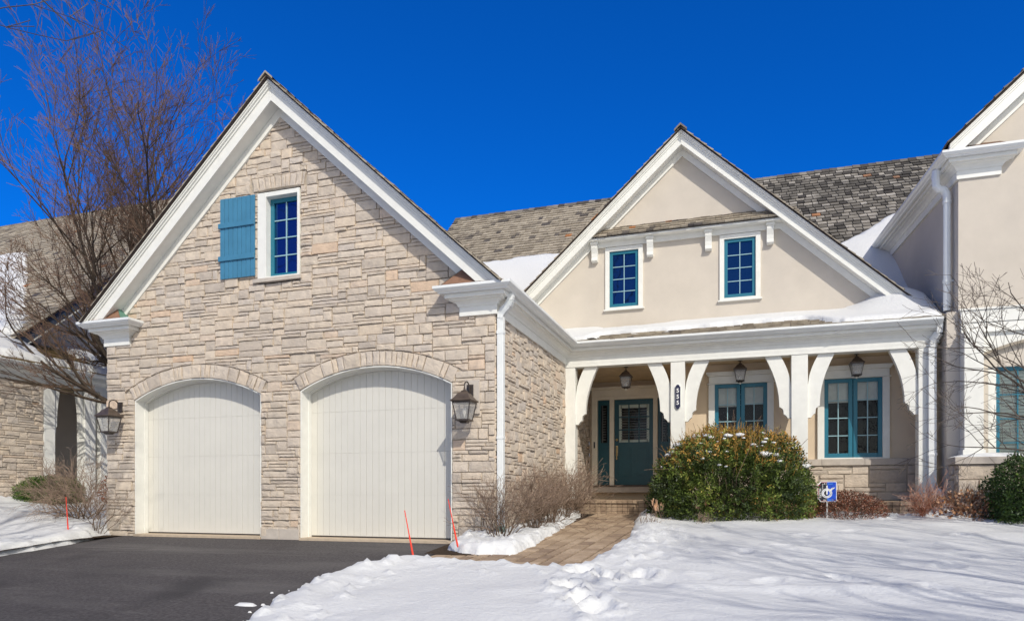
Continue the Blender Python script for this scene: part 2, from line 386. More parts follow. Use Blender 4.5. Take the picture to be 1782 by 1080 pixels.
# ---- mitred profile sweep in plan -------------------------------------------
def sweep(mb, path, prof, closed_prof=True):    # profile (outward offset, z); outward = right-hand of travel
    n = len(path); nm = []
    for i in range(n-1):
        dx = path[i+1][0]-path[i][0]; dy = path[i+1][1]-path[i][1]; l = math.hypot(dx, dy); nm.append((dy/l, -dx/l))
    vs = []
    for i in range(n):
        if i == 0: m_ = nm[0]
        elif i == n-1: m_ = nm[-1]
        else:
            a, b = nm[i-1], nm[i]; k = 1+a[0]*b[0]+a[1]*b[1]; m_ = ((a[0]+b[0])/k, (a[1]+b[1])/k)
        for (o, z) in prof: vs.append((path[i][0]+m_[0]*o, path[i][1]+m_[1]*o, z))
    k = len(prof); fs = [(i*k+j, i*k+(j+1) % k, (i+1)*k+(j+1) % k, (i+1)*k+j) for i in range(n-1) for j in range(k)]
    fs += [tuple(range(k)), tuple(range((n-1)*k, n*k))[::-1]]
    mb.add(vs, fs)
def cornice_prof(zt):   # zt = gutter top ; boards under the gutter
    return [(-.02, zt-.41), (.03, zt-.41), (.03, zt-.27), (.045, zt-.27), (.06, zt-.235), (.10, zt-.20), (.15, zt-.185), (.15, zt-.165), (.205, zt-.165), (.205, zt-.09), (.21, zt-.02), (-.02, zt-.02)]
def gutter_prof(zt):
    return [(.212, zt-.10), (.27, zt-.105), (.285, zt-.085), (.31, zt-.075), (.345, zt-.04), (.345, zt), (.332, zt), (.332, zt-.03), (.27, zt-.07), (.225, zt-.07), (.225, zt), (.212, zt)]

# ---- gable rake: boards following the slope -----------------------------------
FLOOR = [-99]
def slab(mb, xc, x1, zc, k, a, b, y0, y1):  # parallelogram under roof line z=zc-k|x-xc|, offsets a (top), b (bottom)
    ze = zc-k*abs(x1-xc)
    pts = [(xc, zc+a), (x1, ze+a), (x1, ze+b), (xc, zc+b)]
    if x1 < xc: pts = pts[::-1]
    pts = clip(pts, (0, -1), -FLOOR[0])
    mb.prism(pts, y0, y1)
def rake(parent, xc, zc, k, xl, xr, yf, yw, sides=('l', 'r'), fb=.34, fr=.49):
    for s_, x1 in (('l', xl), ('r', xr)):
        if s_ not in sides: continue
        mb = MB(); slab(mb, xc, x1, zc, k, -.115, -fb, yf, yf+.04)
        mb.build('rake_board', 'white', parent, bevel=.003)
        mb = MB(); slab(mb, xc, x1, zc, k, -.025, -.055, yf-.075, yf+.02); slab(mb, xc, x1, zc, k, -.055, -.085, yf-.055, yf+.02); slab(mb, xc, x1, zc, k, -.085, -.125, yf-.025, yf+.02)
        mb.build('rake_moulding', 'white', parent, bevel=.002)
        mb = MB(); slab(mb, xc, x1, zc, k, -fb+.05, -fb+.03, yf+.04, yw+.02)
        mb.build('soffit', 'white', parent)
        mb = MB(); slab(mb, xc, x1, zc, k, -fb+.028, -fr, yw-.045, yw-.002)
        mb.build('frieze_board', 'white', parent, bevel=.003)
        mb = MB(); slab(mb, xc, x1, zc, k, 0, -.023, yf-.10, yw+.3)
        mb.build('roof_edge', 'roof_edge', parent)

# ---- window ---------------------------------------------------------------------
def window(parent, x0, x1, z0, z1, Y, casing, sashes=1, cols=2, rows=4, glass='dark_glass', fw=.065, recess=.0, sill=None, name='window', munt='muntin', trim='white', sash='teal_sash', head=None, sillm='white', mw=.018):
    # casing = (left,right,top,bottom) board widths around the sash opening
    l, r, t_, b_ = casing; mb = MB(); y0 = Y-.035; y1 = Y+.12
    mb.box(x0-l, x0, y0, y1, z0-b_, z1+t_); mb.box(x1, x1+r, y0, y1, z0-b_, z1+t_)
    if t_: mb.box(x0, x1, y0+.002, y1, z1, z1+t_)
    if b_: mb.box(x0, x1, y0+.002, y1, z0-b_, z0)
    if head:
        hx0, hx1, hz0, hz1 = head
        mb.box(hx0+.06, hx1-.06, y0-.02, y1, hz0, hz1-.09)
        mb.prism([(hx0+.055, hz1-.09), (hx1-.055, hz1-.09), (hx1, hz1-.025), (hx1, hz1), (hx0, hz1), (hx0, hz1-.025)], y0-.075, y1)
        mb.box(hx0+.03, hx1-.03, y0-.03, y1-.003, hz0-.02, hz0)
    w = mb.build(name, trim, parent, bevel=.003)
    if sill:
        mb = MB(); mb.box(*sill); mb.build('sill', sillm, w, bevel=.004)
    sw = (x1-x0)/sashes; ys = Y+recess
    for i in range(sashes):
        a = x0+i*sw+(.006 if i else 0); b = x0+(i+1)*sw-(.006 if i < sashes-1 else 0)
        mb = MB()
        mb.box(a, a+fw, ys, ys+.045, z0, z1); mb.box(b-fw, b, ys, ys+.045, z0, z1)
        mb.box(a+fw, b-fw, ys+.002, ys+.045, z0, z0+fw*1.15); mb.box(a+fw, b-fw, ys+.002, ys+.045, z1-fw, z1)
        mb.build('sash', sash, w, bevel=.003)
        ga, gb, gz0, gz1 = a+fw, b-fw, z0+fw*1.15, z1-fw
        mb = MB()
        for c in range(1, cols):
            x = ga+(gb-ga)*c/cols; mb.box(x-mw/2, x+mw/2, ys+.012, ys+.03, gz0, gz1)
        for q in range(1, rows):
            z = gz0+(gz1-gz0)*q/rows; mb.box(ga, gb, ys+.0145, ys+.028, z-mw/2, z+mw/2)
        mb.build('muntin', munt, w)
        yp = ys+.033; mb = MB(); mb.add([(ga-.004, yp, gz0-.004), (gb+.004, yp, gz0-.004), (gb+.004, yp, gz1+.004), (ga-.004, yp, gz1+.004)], [(0, 1, 2, 3)]); mb.build('pane', glass, w)
    return w

def holed(mb, poly, holes, y, depth=.12):     # convex (x,z) polygon facing -y with rectangular openings
    xs = sorted(set([p[0] for p in poly if p[0] in (min(q[0] for q in poly), max(q[0] for q in poly))]+[h for q in holes for h in q[:2]]))
    for a, b in zip(xs[:-1], xs[1:]):
        col = clip(clip(poly, (-1, 0), -a), (1, 0), b)
        if len(col) < 3: continue
        hs = sorted([(q[2], q[3]) for q in holes if q[0] <= a+1e-6 and q[1] >= b-1e-6])
        lo = -99
        for (h0, h1) in hs+[(99, 99)]:
            pc = clip(clip(col, (0, -1), -lo), (0, 1), h0) if h0 < 90 else clip(col, (0, -1), -lo)
            if len(pc) > 2 and area(pc) > 1e-5: mb.add([(p[0], y, p[1]) for p in pc], [tuple(range(len(pc)))])
            lo = h1
    for (a, b, c, d) in holes:
        mb.add([(a, y, c), (b, y, c), (b, y, d), (a, y, d), (a, y+depth, c), (b, y+depth, c), (b, y+depth, d), (a, y+depth, d)], [(0, 1, 5, 4), (1, 2, 6, 5), (2, 3, 7, 6), (3, 0, 4, 7)])
# ------------------------------------------------------------------ GROUND
def terr(x, y): return -.6+.066*y
YB = 14.3
mb = MB()
mb.add([(-400, -400, -.75-.0), (400, -400, -.75), (400, 6, -.75+.0), (-400, 6, -.75)], [(0, 1, 2, 3)])
mb.add([(-400, 6, -.75), (400, 6, -.75), (400, 16, .1), (-400, 16, .1)], [(0, 1, 2, 3)])
mb.add([(-400, 16, .1), (400, 16, .1), (400, 600, .1), (-400, 600, .1)], [(0, 1, 2, 3)])
tag(mb.build('ground', 'snow'), kind='structure')
# driveway: follows the slope up to the garage slab
mb = MB(); nx, ny = 60, 120; vs = []; fs = []
X0, X1, Y0_, Y1_ = -11.3, -2.6, -9, 10.04
for j in range(ny+1):
    for i in range(nx+1):
        x = X0+(X1-X0)*i/nx; y = Y0_+(Y1_-Y0_)*j/ny
        z = -.61+.0605*y
        z += noise.noise(Vector((x*.5, y*.5, 3)))*.008
        if y > 7.5: z = min(z, -.012+.0*x) if y < 9.9 else -.008
        vs.append((x, y, z))
for j in range(ny):
    for i in range(nx): a = j*(nx+1)+i; fs.append((a, a+1, a+nx+2, a+nx+1))
mb.add(vs, fs); tag(mb.build('driveway', 'asphalt', smooth=True), kind='structure')

def wear(m):
    t = m.node_tree; n = t.nodes; l = t.links; b = n['Principled BSDF']; src = b.inputs['Base Color'].links[0].from_socket
    g = n.new('ShaderNodeNewGeometry')
    def lay(src, col, mp, lo, hi, fac, kind='noise', sc=1.0):
        mpn = n.new('ShaderNodeMapping'); mpn.inputs['Scale'].default_value = mp; mpn.inputs['Rotation'].default_value = (0, 0, R(28)); l.new(g.outputs['Position'], mpn.inputs[0])
        if kind == 'noise':
            z = n.new('ShaderNodeTexNoise'); z.inputs['Scale'].default_value = sc; z.inputs['Detail'].default_value = 8; z.inputs['Distortion'].default_value = .6; o = z.outputs[0]
        else:
            w = n.new('ShaderNodeTexNoise'); w.inputs['Scale'].default_value = 1.4; w.inputs['Detail'].default_value = 5; l.new(mpn.outputs[0], w.inputs['Vector'])
            mm = n.new('ShaderNodeMix'); mm.data_type = 'VECTOR'; mm.inputs[0].default_value = .35; l.new(mpn.outputs[0], mm.inputs[4]); l.new(w.outputs['Color'], mm.inputs[5])
            z = n.new('ShaderNodeTexVoronoi'); z.feature = 'DISTANCE_TO_EDGE'; z.inputs['Scale'].default_value = sc; o = z.outputs[0]; mpn = mm
        l.new(mpn.outputs[1] if kind != 'noise' else mpn.outputs[0], z.inputs['Vector'])
        r = n.new('ShaderNodeMapRange'); r.inputs['From Min'].default_value = lo; r.inputs['From Max'].default_value = hi; r.inputs['To Max'].default_value = fac; l.new(o, r.inputs['Value'])
        x = n.new('ShaderNodeMix'); x.data_type = 'RGBA'; l.new(r.outputs[0], x.inputs[0]); l.new(src, x.inputs[6]); x.inputs[7].default_value = (*col, 1); return x.outputs[2]
    s1 = lay(src, (.20, .19, .18), (.22, 2.2, 1), .60, .72, .55)
    s2 = lay(s1, (.035, .033, .036), (.6, .6, 1), .55, .75, .6)
    l.new(lay(s2, (.16, .15, .14), (14, 14, 14), .66, .74, .55), b.inputs['Base Color'])
wear(MT['asphalt'])
# snow sheets (height fields)
def pip_dist(P, X, Y):
    P = np.array(P); inside = np.zeros(X.shape, bool); dist = np.full(X.shape, 1e9)
    for i in range(len(P)):
        a = P[i]; b = P[(i+1) % len(P)]
        cond = ((a[1] > Y) != (b[1] > Y)) & (X < (b[0]-a[0])*(Y-a[1])/(b[1]-a[1]+1e-12)+a[0]); inside ^= cond
        d = b-a; t = np.clip(((X-a[0])*d[0]+(Y-a[1])*d[1])/(d@d+1e-12), 0, 1)
        dist = np.minimum(dist, np.hypot(X-a[0]-t*d[0], Y-a[1]-t*d[1]))
    return np.where(inside, dist, -dist)
def nz2(X, Y, sc, seed, oct=1):
    out = np.zeros(X.shape); xf = X.ravel()*sc; yf = Y.ravel()*sc
    vals = [noise.fractal(Vector((a, b, seed)), 1, 2, oct) if oct > 1 else noise.noise(Vector((a, b, seed))) for a, b in zip(xf, yf)]
    return np.array(vals).reshape(X.shape)
def snow_sheet(name, poly, x0, x1, y0, y1, step, T=.11, edge=.13, rag=.05, dents=(), lump=.02, seed=1, ridge=.04, zf=terr, extra=None):
    xs = np.arange(x0, x1+step*.5, step); ys = np.arange(y0, y1+step*.5, step); X, Y = np.meshgrid(xs, ys)
    D = pip_dist(poly, X, Y)+nz2(X, Y, 3.2, seed+.3, 3)*rag
    t = np.clip(D/edge, 0, 1); prof = np.sqrt(np.clip(1-(1-t)**2, 0, 1))
    H = T*prof*(1+.25*nz2(X, Y, .8, seed+5.1, 2))+lump*nz2(X, Y, 1.5, seed+9.7, 3)*prof
    H += ridge*np.exp(-((D-.25)/.16)**2)*(.4+.9*np.clip(nz2(X, Y, 2.6, seed+2.2, 3)+.35, 0, 1.5))*prof
    clods = np.clip(nz2(X, Y, 9, seed+7.7, 2)-.28, 0, 1)*.10*np.exp(-(np.maximum(D-.45, 0)/.35)**2)*prof
    H += clods
    RAG = 1+.5*nz2(X, Y, 6, seed+4.4, 3) if dents else 1
    for (cx, cy, rx, ry, ang, dep) in dents:
        c, s_ = math.cos(ang), math.sin(ang); u = ((X-cx)*c+(Y-cy)*s_)/rx; v = (-(X-cx)*s_+(Y-cy)*c)/ry; q = np.sqrt(u*u+v*v)*RAG
        H += -dep*np.exp(-(q**4))+dep*.55*np.exp(-((q-1.35)/.3)**2)
    if extra is not None: H += extra(X, Y)*prof
    base = zf(X, Y) if zf is not terr else (-.6+.066*Y)
    Z = np.where(D > 0, base+np.maximum(H, .004), base-.03+np.maximum(D, -.12)*.8)
    ny, nx = X.shape
    idx = np.arange(nx*ny).reshape(ny, nx)
    keep = (np.maximum.reduce([D[:-1, :-1], D[1:, :-1], D[:-1, 1:], D[1:, 1:]]) > -.07)
    q = np.stack([idx[:-1, :-1], idx[:-1, 1:], idx[1:, 1:], idx[1:, :-1]], -1)[keep]
    me = bpy.data.meshes.new(name); me.from_pydata(np.stack([X.ravel(), Y.ravel(), Z.ravel()], 1).tolist(), [], q.tolist())
    me.materials.append(MT['snow']); me.polygons.foreach_set('use_smooth', [True]*len(me.polygons))
    o = bpy.data.objects.new(name, me); S.collection.objects.link(o); return o
lawn = [(-3.4, 3.4), (-3.72, 4.7), (-3.92, 5.25), (-4.02, 5.8), (-4.1, 6.3), (-4.12, 6.9), (-4.0, 7.45), (-3.8, 7.75), (-3.3, 7.55), (-2.8, 7.6), (-2.3, 7.5), (-1.8, 7.45), (-1.62, 7.9), (-1.62, 8.5), (-1.58, 9.0), (-1.50, 9.95), (-1.62, 11.3), (-1.78, 12.6), (-1.85, 13.6), (-1.5, 14.1), (0, 13.9), (2.2, 13.5), (3.4, 13.9), (4.2, 15.2), (8, 15.4), (8, 3.0), (-2, 3.0)]
foot = []
rg = random.Random(4)
def prints(pts, k=.06):
    for i, (x, y) in enumerate(pts): foot.append((x+rg.uniform(-.04, .04), y+rg.uniform(-.04, .04), rg.uniform(.10, .14), rg.uniform(.16, .22), rg.uniform(-.6, .6), k*rg.uniform(.6, 1.1)))
prints([(-1.25, 5.75), (-1.1, 5.35), (-1.45, 6.2), (-1.25, 6.75), (-.95, 6.95), (-1.5, 7.1)], .10)
prints([(-.9, 8.1), (-.5, 8.6), (.1, 8.7), (.5, 9.3), (-.3, 7.0), (.3, 6.9), (1.0, 7.1), (1.6, 6.7), (2.0, 8.0), (2.4, 9.0), (.9, 10.3), (1.5, 11.0), (2.8, 10.8), (3.6, 12.6), (4.3, 12.4), (5.0, 12.7)], .03)
def ridges(X, Y): return .03*np.exp(-((Y-(6.55+.12*np.sin(X*2.1)))/.12)**2)*(X > -.6)*(X < 2.6)+.06*np.exp(-(((X-3.25)/.28)**2+((Y-13.15)/.2)**2))*3.4
o = snow_sheet('snow_lawn', lawn, -4.4, 6.4, 3.3, 15.4, .045, dents=foot, extra=ridges, seed=3); tag(o, kind='structure')
o = snow_sheet('snow_lawn', [(6.3, 3.0), (6.3, 15.4), (40, 15.4), (40, 3)], 6.3, 40, 3, 15.4, .5, edge=.01, rag=0, ridge=0, seed=3); tag(o, kind='structure')
o = snow_sheet('snow_lawn', [(-3.3, -30), (40, -30), (40, 3.35), (-3.3, 3.35)], -3.3, 40, -30, 3.35, .5, edge=.01, rag=0, ridge=0, seed=3, zf=lambda X, Y: np.maximum(-.6+.066*Y, -.72)); tag(o, kind='structure')
bed = [(-3.93, 9.35), (-3.8, 8.75), (-3.5, 8.5), (-3.05, 8.48), (-2.75, 8.62), (-2.74, 9.4), (-2.80, 10.8), (-2.90, 12.0), (-3.0, 13.3), (-3.08, 14.1), (-3.54, 14.15), (-3.54, 9.98), (-4.0, 9.95)]
o = snow_sheet('snow_bed', bed, -4.1, -2.6, 8.3, 14.3, .035, T=.12, edge=.10, rag=.07, seed=11, ridge=.03, lump=.03); tag(o, kind='structure')
nlawn = [(-10.5, 7.3), (-10.55, 8.0), (-10.6, 8.6), (-10.9, 9.3), (-11.2, 9.75), (-11.22, 14), (-15.9, 14), (-15.9, 4.0), (-11.5, 4.0)]
def nz_(X, Y): return -.6+.066*Y+np.clip((-11.0-X)*.11, 0, .42)
o = snow_sheet('snow_lawn', nlawn, -16, -10.3, 3.9, 14.1, .05, seed=21, zf=nz_, ridge=.02, edge=.16); tag(o, kind='structure')
o = snow_sheet('snow_lawn', [(-60, -30), (-60, 14), (-15.85, 14), (-15.85, 4.0), (-11.5, 4.0), (-11.5, -30)], -60, -11.5, -30, 14, .6, edge=.01, rag=0, ridge=0, seed=3, zf=lambda X, Y: np.maximum(-.6+.066*Y, -.72)+.3*(Y > 3.9)); tag(o, kind='structure')

# soil strip along the beds and mulch
mb = MB(); mb.add([(x, y, terr(x, y)+.003+zz) for x, y, zz in [(-3.95, 8.35, .03), (-2.62, 8.45, 0), (-2.66, 10.8, 0), (-2.78, 12.2, 0), (-2.95, 14.2, 0), (-3.54, 14.2, 0), (-3.54, 9.99, 0), (-4.1, 9.99, .0)]], [tuple(range(8))])
tag(mb.build('soil_bed', 'soil'), kind='structure')
mb = MB(); mb.add([(-1.72, 7.3, terr(0, 7.3)), (6, 7.3, terr(0, 7.3)), (6, 15.3, terr(0, 15.3)), (-1.3, 15.3, terr(0, 15.3)), (-1.72, 12.4, terr(0, 12.4))], [tuple(range(5))])
tag(mb.build('soil_bed', 'soil'), kind='structure')
mb = MB(); mb.add([(-10.35, 7.0, -.12), (-10.6, 8.6, -.005), (-10.75, 9.9, -.002), (-11.22, 9.99, -.002), (-11.6, 9.9, .0), (-11.2, 7, -.1)], [tuple(range(6))]); tag(mb.build('soil_bed', 'soil'), kind='structure')

# brick walk
mb = MB(); rng = random.Random(8)
def paver(x0, x1, y0, y1, rot, cx, cy, zf, th=.0):
    c, s_ = math.cos(rot), math.sin(rot); g = .005
    def T(u, v): return (cx+u*c-v*s_, cy+u*s_+v*c)
    b = rng.uniform(-.0012, .0012); q = .004; g = .0105
    vs = []
    for (u, v) in ((x0+g, y0+g), (x1-g, y0+g), (x1-g, y1-g), (x0+g, y1-g)):
        X, Y = T(u, v); vs.append((X, Y, zf(X, Y)-.02))
    for (u, v) in ((x0+g+q, y0+g+q), (x1-g-q, y0+g+q), (x1-g-q, y1-g-q), (x0+g+q, y1-g-q)):
        X, Y = T(u, v); vs.append((X, Y, zf(X, Y)+b+.012))
    mb.add(vs, [(4, 5, 6, 7), (0, 1, 5, 4), (1, 2, 6, 5), (2, 3, 7, 6), (3, 0, 4, 7)], rng.random())
zf = lambda X, Y: terr(X, Y)+.006
u = -1.8; ang = R(-2.5)
while u < 1.15:
    w = rng.choice([.15, .2, .2, .24]); v = -1.4+rng.uniform(-.3, 0)
    while v < 6.3:
        l = rng.choice([.2, .24, .34]); X = -2.2+(u+w/2)*math.cos(ang); Y = 8.5+v+l/2
        if Y < 14.25 and not (X < -3.05 and Y > 8.9) and not (Y < 8.55 and X < -3.7): paver(u, u+w, v, min(v+l, 14.2-8.5), ang, -2.2, 8.5, zf)
        v += l
    u += w
for i in range(60):     # border course
    u = -1.3+i*.12
    if u < 5.7: paver(.62+.40, .62+.58, u, u+.118, R(-2.5), -2.2, 8.5, lambda X, Y: zf(X, Y)+.004)
walk = mb.build('brick_walk', 'paver'); tag(walk, kind='structure')
mb = MB(); mb.add([(-4.2, 7.0, terr(0, 7.0)+.004), (-1.0, 7.0, terr(0, 7.0)+.004), (-1.0, 14.4, terr(0, 14.4)+.004), (-3.3, 14.4, terr(0, 14.4)+.004), (-2.9, 9.0, terr(0, 9)+.004), (-3.6, 8.6, terr(0, 8.6)+.004)], [tuple(range(6))])
tag(mb.build('walk_bed', 'joint'), kind='structure')

# ------------------------------------------------------------------ MIDDLE TOWNHOUSE
H = thing('townhouse', 'cream and limestone townhouse with two arched garage doors, porch and two front gables', 'house', (-7.38, 10, 0))
K = .92; XC, ZC = -7.38, 7.62
XL, XR = -11.22, -3.536
ARC_R = 2.97
def front(Y): return lambda u, v, d: (u, Y-d, v)
def east(X): return lambda u, v, d: (X+d, u, v)
GD = [(-9.175, 1.385, 2.47, -.16), (-5.627, 1.38, 2.49, -.14)]   # centre, half width, spring, arc centre z
mb = MB()
# ring and keystones
arcs = []; rects = []
rv = random.Random(31)
VS = []
for (cx, hw, zs, cz) in GD:
    vous = MB(); VS.append(vous)
    r0 = math.hypot(hw, zs-cz); r1 = r0+.245; th0 = math.asin(hw/r0)
    a = -th0
    outer_hw = r1*math.sin(th0)
    arcs.append((cx, cz, r1, cx-outer_hw, cx+outer_hw, cz+r1*math.cos(th0)-.02))
    rects.append((cx-hw, cx+hw, -1, zs)); 
    rects.append((cx-hw, cx+hw, zs-.001, cz+math.sqrt(r0**2-(hw*.5)**2)))
    while a < th0-.001:
        w = rv.choice([.085, .10, .12, .20, .30, .11, .09])/r0
        b = min(a+w, th0)
        if th0-b < .02: b = th0
        poly = [(cx+r0*math.sin(t), cz+r0*math.cos(t)) for t in (a, b)]+[(cx+r1*math.sin(t), cz+r1*math.cos(t)) for t in (b, a)]
        stone_face(vous, poly, front(10), rv, proud=(.018, .034)); a = b
# flat arch above gable window
zt0, zt1 = 5.93, 6.17
vous = MB(); VS.append(vous)
xx = -7.93
while xx < -6.95:
    w = rv.uniform(.075, .13); x2 = min(xx+w, -6.93); lean = .25
    f = lambda x, z: x+(x+7.43)*(z-zt0)*.35
    arch = .02
    bz = lambda x: zt0+arch*(1-((x+7.43)/.5)**2)
    stone_face(vous, [(xx, bz(xx)), (x2, bz(x2)), (f(x2, zt1), zt1+.0), (f(xx, zt1), zt1+.0)], front(10), rv, proud=(.018, .03)); xx = x2
rects.append((-8.0, -6.87, zt0, zt1)); rects.append((-7.85, -7.0, 4.35, zt0+.005))
zin = ZC-.42
halfs = [(K, 1, zin+K*XC), (-K, 1, zin-K*XC)]
halfs = [(n0, n1, d) for n0, n1, d in halfs]
st = MB(); stone_wall(st, XL, XR, -.02, 7.26, front(10), 5, halfs=halfs, arcs=arcs, rects=rects)
# backing with openings (pieces): mortar sheet at Y=10.012
def wall_pieces(mb, y):
    ps = []
    (c1, h1, s1, q1), (c2, h2, s2, q2) = GD
    mb.add([(XL, y, -.3), (c1-h1, y, -.3), (c1-h1, y, s1), (XL, y, s1)], [(0, 1, 2, 3)])
    mb.add([(c1+h1, y, -.3), (c2-h2, y, -.3), (c2-h2, y, s2), (c1+h1, y, s1)], [(0, 1, 2, 3)])
    mb.add([(c2+h2, y, -.3), (XR, y, -.3), (XR, y, s2), (c2+h2, y, s2)], [(0, 1, 2, 3)])
    for (cx, hw, zs, cz) in GD:
        r0 = math.hypot(hw, zs-cz); n = 24; 
        xs = [cx-hw+2*hw*i/n for i in range(n+1)]
        for i in range(n):
            za = cz+math.sqrt(max(r0**2-(xs[i]-cx)**2, 0)); zb = cz+math.sqrt(max(r0**2-(xs[i+1]-cx)**2, 0))
            mb.add([(xs[i], y, za), (xs[i+1], y, zb), (xs[i+1], y, 3.2), (xs[i], y, 3.2)], [(0, 1, 2, 3)])
            mb.add([(xs[i], y, za), (xs[i+1], y, zb), (xs[i+1], y+.2, zb), (xs[i], y+.2, za)], [(0, 3, 2, 1)])
        mb.add([(cx-hw, y, -.3), (cx-hw, y+.2, -.3), (cx-hw, y+.2, zs), (cx-hw, y, zs)], [(0, 1, 2, 3)])
        mb.add([(cx+hw, y, -.3), (cx+hw, y+.2, -.3), (cx+hw, y+.2, zs), (cx+hw, y, zs)], [(0, 1, 2, 3)])
    (c1, h1, s1, q1), (c2, h2, s2, q2) = GD
    mb.add([(XL, y, s1), (c1-h1, y, s1), (c1-h1, y, 3.2), (XL, y, 3.2)], [(0, 1, 2, 3)])
    mb.add([(c1+h1, y, s1), (c2-h2, y, s2), (c2-h2, y, 3.2), (c1+h1, y, 3.2)], [(0, 1, 2, 3)])
    mb.add([(c2+h2, y, s2), (XR, y, s2), (XR, y, 3.2), (c2+h2, y, 3.2)], [(0, 1, 2, 3)])
    w0, w1, wz0, wz1 = -7.85, -7.0, 4.35, 5.93
    zr = lambda x: ZC-.06-K*abs(x-XC)
    mb.add([(XL, y, 3.2), (w0, y, 3.2), (w0, y, zr(w0)), (XL, y, zr(XL))], [(0, 1, 2, 3)])
    mb.add([(w1, y, 3.2), (XR, y, 3.2), (XR, y, zr(XR)), (w1, y, zr(w1))], [(0, 1, 2, 3)])
    mb.add([(w0, y, 3.2), (w1, y, 3.2), (w1, y, wz0), (w0, y, wz0)], [(0, 1, 2, 3)])
    mb.add([(w0, y, wz1), (w1, y, wz1), (w1, y, zr(w1)), (XC, y, ZC-.06), (w0, y, zr(w0))], [(0, 1, 2, 3, 4)])
bk = MB(); wall_pieces(bk, 10.012); bk.add([(XR-.012, 10.012, -.3), (XR-.012, 17, -.3), (XR-.012, 17, 3.9), (XR-.012, 10.012, 3.9)], [(0, 1, 2, 3)])
bk.add([(XL+.012, 10.012, -.3), (XL+.012, 24, -.3), (XL+.012, 24, 3.9), (XL+.012, 10.012, 3.9)], [(0, 3, 2, 1)])
gw = bk.build('wall', 'mortar', H)
st.build('stonework', 'stone', gw)
for q in VS: q.build('arch_stones', 'stone', gw)
st = MB(); stone_wall(st, 10.0, 16.98, -.1, 3.54, east(XR), 17, wr=(2, 6)); st.build('stonework', 'stone', gw)
st = MB(); stone_wall(st, 10.0, 11.0, -.1, 3.54, lambda u, v, d: (XL-d, u, v), 19)
st.build('stonework', 'stone', gw)
# garage doors
dr = random.Random(2)
for gi, (cx, hw, zs, cz) in enumerate(GD):
    r0 = math.hypot(hw, zs-cz)
    mb = MB(); x = cx-hw+.032; yd = 10.275
    secs = [(.055, .746), (.748, 1.446), (1.448, 2.146), (2.148, 2.85)]
    while x < cx+hw-.03:
        w = .118; b = min(x+w, cx+hw-.006)
        for (za, zb) in secs: mb.box(x, b-.0045, yd, yd+.02, za, zb)
        x = b
    mb.box(cx-hw, cx+hw, yd+.009, yd+.04, .05, 2.84)
    d_ = mb.build('garage_door', 'door_white', H, bevel=.0015)
    mb = MB(); mb.box(cx-hw, cx+hw, yd+.004, yd+.03, .032, .052); mb.build('bottom_seal', 'iron', d_)
    # arched lining and stop
    for nm, t_, ya, yb in (('door_jamb', .020, 9.995, 10.19), ('door_stop', .036, 10.192, 10.27)):
        mb = MB(); n = 28
        th0 = math.asin((hw-.002)/r0); outl = [(cx-hw+.002, .012)]+[(cx+(r0-.002)*math.sin(-th0+2*th0*i/n), cz+(r0-.002)*math.cos(-th0+2*th0*i/n)) for i in range(n+1)]+[(cx+hw-.002, .012)]
        r2 = r0-t_; th2 = math.asin((hw-t_)/r2)
        inn = [(cx-hw+t_, .012)]+[(cx+r2*math.sin(-th2+2*th2*i/n), cz+r2*math.cos(-th2+2*th2*i/n)) for i in range(n+1)]+[(cx+hw-t_, .012)]
        k = len(outl); vs = [(p[0], ya, p[1]) for p in outl]+[(p[0], ya, p[1]) for p in inn]+[(p[0], yb, p[1]) for p in outl]+[(p[0], yb, p[1]) for p in inn]
        fs = []
        for i in range(k-1): fs += [(i, i+1, k+i+1, k+i), (k+i, k+i+1, 3*k+i+1, 3*k+i), (2*k+i, 3*k+i, 3*k+i+1, 2*k+i+1), (i, 2*k+i, 2*k+i+1, i+1)]
        mb.add(vs, fs); mb.build(nm, 'white', d_)
    mb = MB(); mb.box(cx-hw-.0, cx+hw, 9.95, 10.4, -.04, .03); mb.build('threshold', 'concrete', d_, bevel=.004)
# limestone plinth blocks at the feet of the middle pier
mb = MB(); mb.box(-7.78, -7.42, 9.972, 10.0, -.01, .17); mb.box(-7.41, -7.02, 9.968, 10.0, -.01, .17); mb.build('plinth', 'stone_cap', H, bevel=.006)
# gable window and shutter
w = window(H, -7.672, -7.05, 4.46, 5.82, 10.0, (.17, .045, .075, .03), recess=.09, sill=(-7.92, -6.96, 9.93, 10.02, 4.365, 4.43), sillm='stone_cap', fw=.07)
mb = MB()
for i in range(8): mb.box(-8.605+i*.0905, -8.605+i*.0905+.083, 9.945, 9.968, 4.495, 5.885+dr.uniform(-.002, .002))
mb.box(-8.63, -7.89, 9.918, 9.946, 5.37, 5.455); mb.box(-8.63, -7.89, 9.918, 9.946, 4.80, 4.885)
mb.build('shutter', 'teal', H, bevel=.003)
